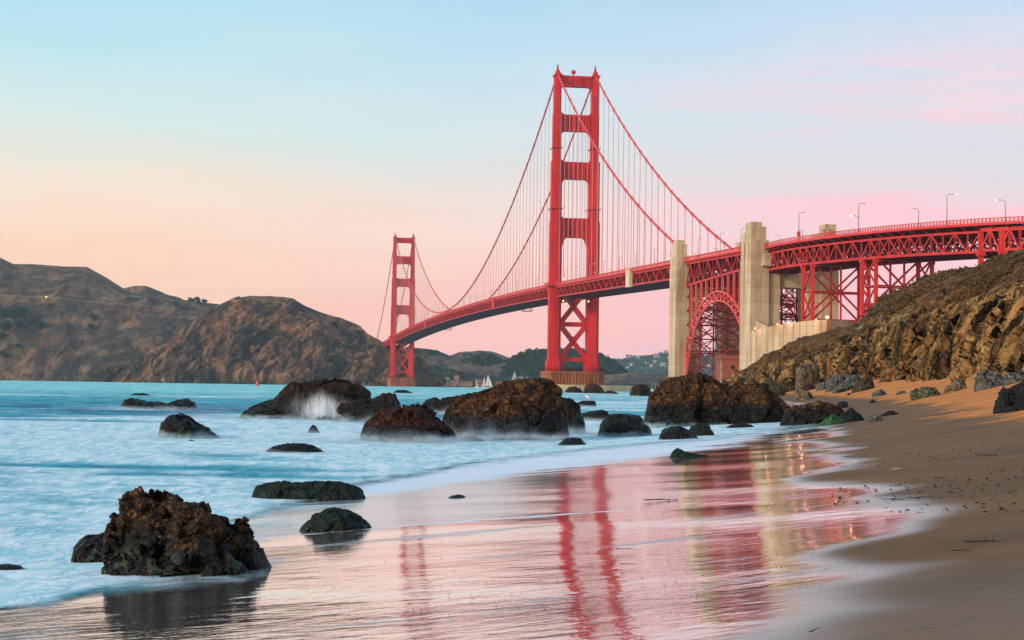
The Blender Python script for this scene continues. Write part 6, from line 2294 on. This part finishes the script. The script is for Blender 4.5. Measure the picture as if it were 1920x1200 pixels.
# ------------------------------------------------------------------ surf mist: thin layers of drifting spray over the foam round the rocks
mist_v, mist_f, mist_a = [], [], []
for lev, (zl, al_) in enumerate([(.03, .50), (.07, .40), (.11, .34), (.16, .29), (.21, .24), (.27, .20), (.34, .16), (.42, .12), (.52, .09), (.64, .06)]):
    mx, my = polar(-19, 14, 200, 44, 240, 140)
    near = np.zeros(mx.shape)
    for (rx, ry, hw, dp, hm) in ROCKS:
        if ry < 48 or zl > .30 * hm: continue
        q = ((mx - rx) / (hw + 1.6 + .012 * ry)) ** 2 + ((my - (ry - dp * .9)) / (dp * .8 + 1.6 + .02 * ry)) ** 2
        near = np.maximum(near, np.exp(-q * 1.1) * (1 - (zl / (.30 * hm)) ** 2) * (.40 if rx < -8 else .60))
    nn_ = fbm(np.stack([mx.ravel() * .22, my.ravel() * .10, np.full(mx.size, lev * .35)], 1), 3).reshape(mx.shape)
    nz_ = fbm(np.stack([mx.ravel() * .75, my.ravel() * .30, np.full(mx.size, 5.5)], 1), 3).reshape(mx.shape)
    dsea = -beach_z(mx, my)[1]
    a = al_ * near * np.clip(.75 + 1.1 * nn_, 0, 1.4) * sst(dsea, -.5, 2.5)
    P3 = np.stack([mx, my, np.full(mx.shape, zl) * (1 + 1.1 * nz_) + .02], -1).reshape(-1, 3)
    idx = np.arange(mx.size).reshape(mx.shape)
    qd = np.stack([idx[:-1, :-1], idx[1:, :-1], idx[1:, 1:], idx[:-1, 1:]], -1).reshape(-1, 4)
    keep = a.ravel()[qd].max(1) > .012
    qd = qd[keep]
    used, inv = np.unique(qd, return_inverse=True)
    b0 = len(mist_v)
    mist_v += P3[used].tolist()
    mist_a += a.ravel()[used].tolist()
    mist_f += (inv.reshape(-1, 4) + b0).tolist()
me = bpy.data.meshes.new('surf_mist')
me.from_pydata(mist_v, [], mist_f)
a_ = me.attributes.new('veil', 'FLOAT', 'POINT')
a_.data.foreach_set('value', np.array(mist_a, np.float32))
tag(link_mesh('surf_mist', me, MATS['surf_mist'], None, True), 'soft white mist of the breaking surf round the rocks', kind='stuff')

# ------------------------------------------------------------------ kelp and pebbles
KE = 'strands of seaweed on the sand'
g_ = np.random.default_rng(31)
kelp = [(1176, 1062, 26, 'short thick green kelp strand by the reflected tower leg'), (1170, 1033, 30, 'thin pale tipped kelp strand lying across the tower reflection'), (1045, 958, 16, 'tiny dark curl of kelp at a foam line on the wet sand'),
        (1235, 940, 55, 'long low drift of black kelp along the foam line below the arch reflection'), (1290, 938, 16, 'dark kelp knot at the right end of the black drift'), (1527, 1192, 20, 'upright green kelp sprig at the bottom border'),
        (1840, 1020, 70, 'long jointed green kelp strand on damp sand near the right border'), (1800, 1037, 34, 'short green kelp strand just below the long jointed one'), (1712, 936, 28, 'dark kelp strand on the blue sheen of the damp sand'),
        (1672, 939, 40, 'faint green kelp thread left of the dark one on the blue sheen'), (1743, 934, 14, 'small dark kelp piece right of the strand on the blue sheen'), (1726, 964, 16, 'small reddish kelp scrap below the blue sheen'),
        (1593, 858, 24, 'dark kelp line just beyond the tip of the swash'), (1715, 901, 18, 'small green kelp piece on brown sand above the blue sheen'), (1762, 898, 26, 'green kelp piece right of the small one on the brown sand'),
        (1855, 856, 44, 'wide green kelp tangle high on the brown sand'), (1872, 886, 18, 'small dark kelp bit below the wide tangle'), (1780, 904, 14, 'tiny brown kelp bit on the brown sand'), (1706, 853, 14, 'tiny dark kelp bit right of the swash tip'), (1895, 925, 22, 'thin kelp scrap on the sand at the right border')]
for (px, row, wd, lab) in kelp:
    p = hit(px, row)
    L_ = wd / F * p[1]
    t_ = thing('seaweed', lab, 'seaweed', (p[0], p[1], ground_z(p[0], p[1]) + .012), g_.uniform(-.25, .25), KE)
    m = MB()
    pts = []
    n = 9
    ph = g_.uniform(0, 6)
    up_ = .35 * L_ if 'upright' in lab else 0
    for k in range(n):
        u = k / (n - 1)
        pts.append(((u - .5) * L_, L_ * .18 * math.sin(ph + u * 5), .012 + up_ * u))
    m.tube(pts, [max(.004, L_ * .014) * (1.2 - .8 * k / n) for k in range(n)], 5)
    m.build('stem', MATS['kelp'], t_)
    m = MB()
    for k in range(1, n):
        x, y, z = pts[k]
        for j in range(3):
            a = g_.uniform(0, 6.28)
            l = L_ * g_.uniform(.08, .2)
            ca, sa = math.cos(a), math.sin(a)
            wv = l * .28
            m.poly([(x, y, z), (x + ca * l * .5 - sa * wv, y + sa * l * .5 + ca * wv, z + l * .18), (x + ca * l, y + sa * l, z + l * .08), (x + ca * l * .5 + sa * wv, y + sa * l * .5 - ca * wv, z + l * .12)], [(0, 1, 2, 3)])
    m.build('blade', MATS['kelp'], t_)
m = MB()
for k in range(330):
    px, row = g_.uniform(560, 1700), g_.uniform(1010, 1198)
    p = hit(px, row)
    r_ = g_.uniform(.002, .0055)
    m.sphere((p[0], p[1], ground_z(p[0], p[1]) + r_ * .3), (r_ * 1.5, r_, r_ * .6), 6, 4)
for k in range(700):
    px, row = g_.uniform(1560, 1930), g_.uniform(770, 960)
    p = hit(px, row)
    r_ = g_.uniform(.004, .017)
    m.sphere((p[0], p[1], ground_z(p[0], p[1]) + r_ * .2), (r_ * 1.8, r_, r_ * .5), 6, 4)
tag(m.build('pebbles', MATS['black_rock']), 'small dark pebbles and shell bits scattered on the sand', kind='stuff')

# ------------------------------------------------------------------ evening haze
HAZE = 5e-5
if HAZE > 0:
    m, nt, p = new_mat('evening_air')
    nt.nodes.remove(p)
    v = nd(nt, 'ShaderNodeVolumePrincipled', {'Color': (.52, .84, 1.0, 1), 'Density': HAZE, 'Anisotropy': .0})
    nt.links.new(v.outputs[0], nt.nodes['Material Output'].inputs['Volume'])
    mb = MB()
    mb.box(-3500, -300, -8, 3500, 7400, 420)
    tag(mb.build('haze', m), 'thin blue evening haze over the strait', kind='stuff')
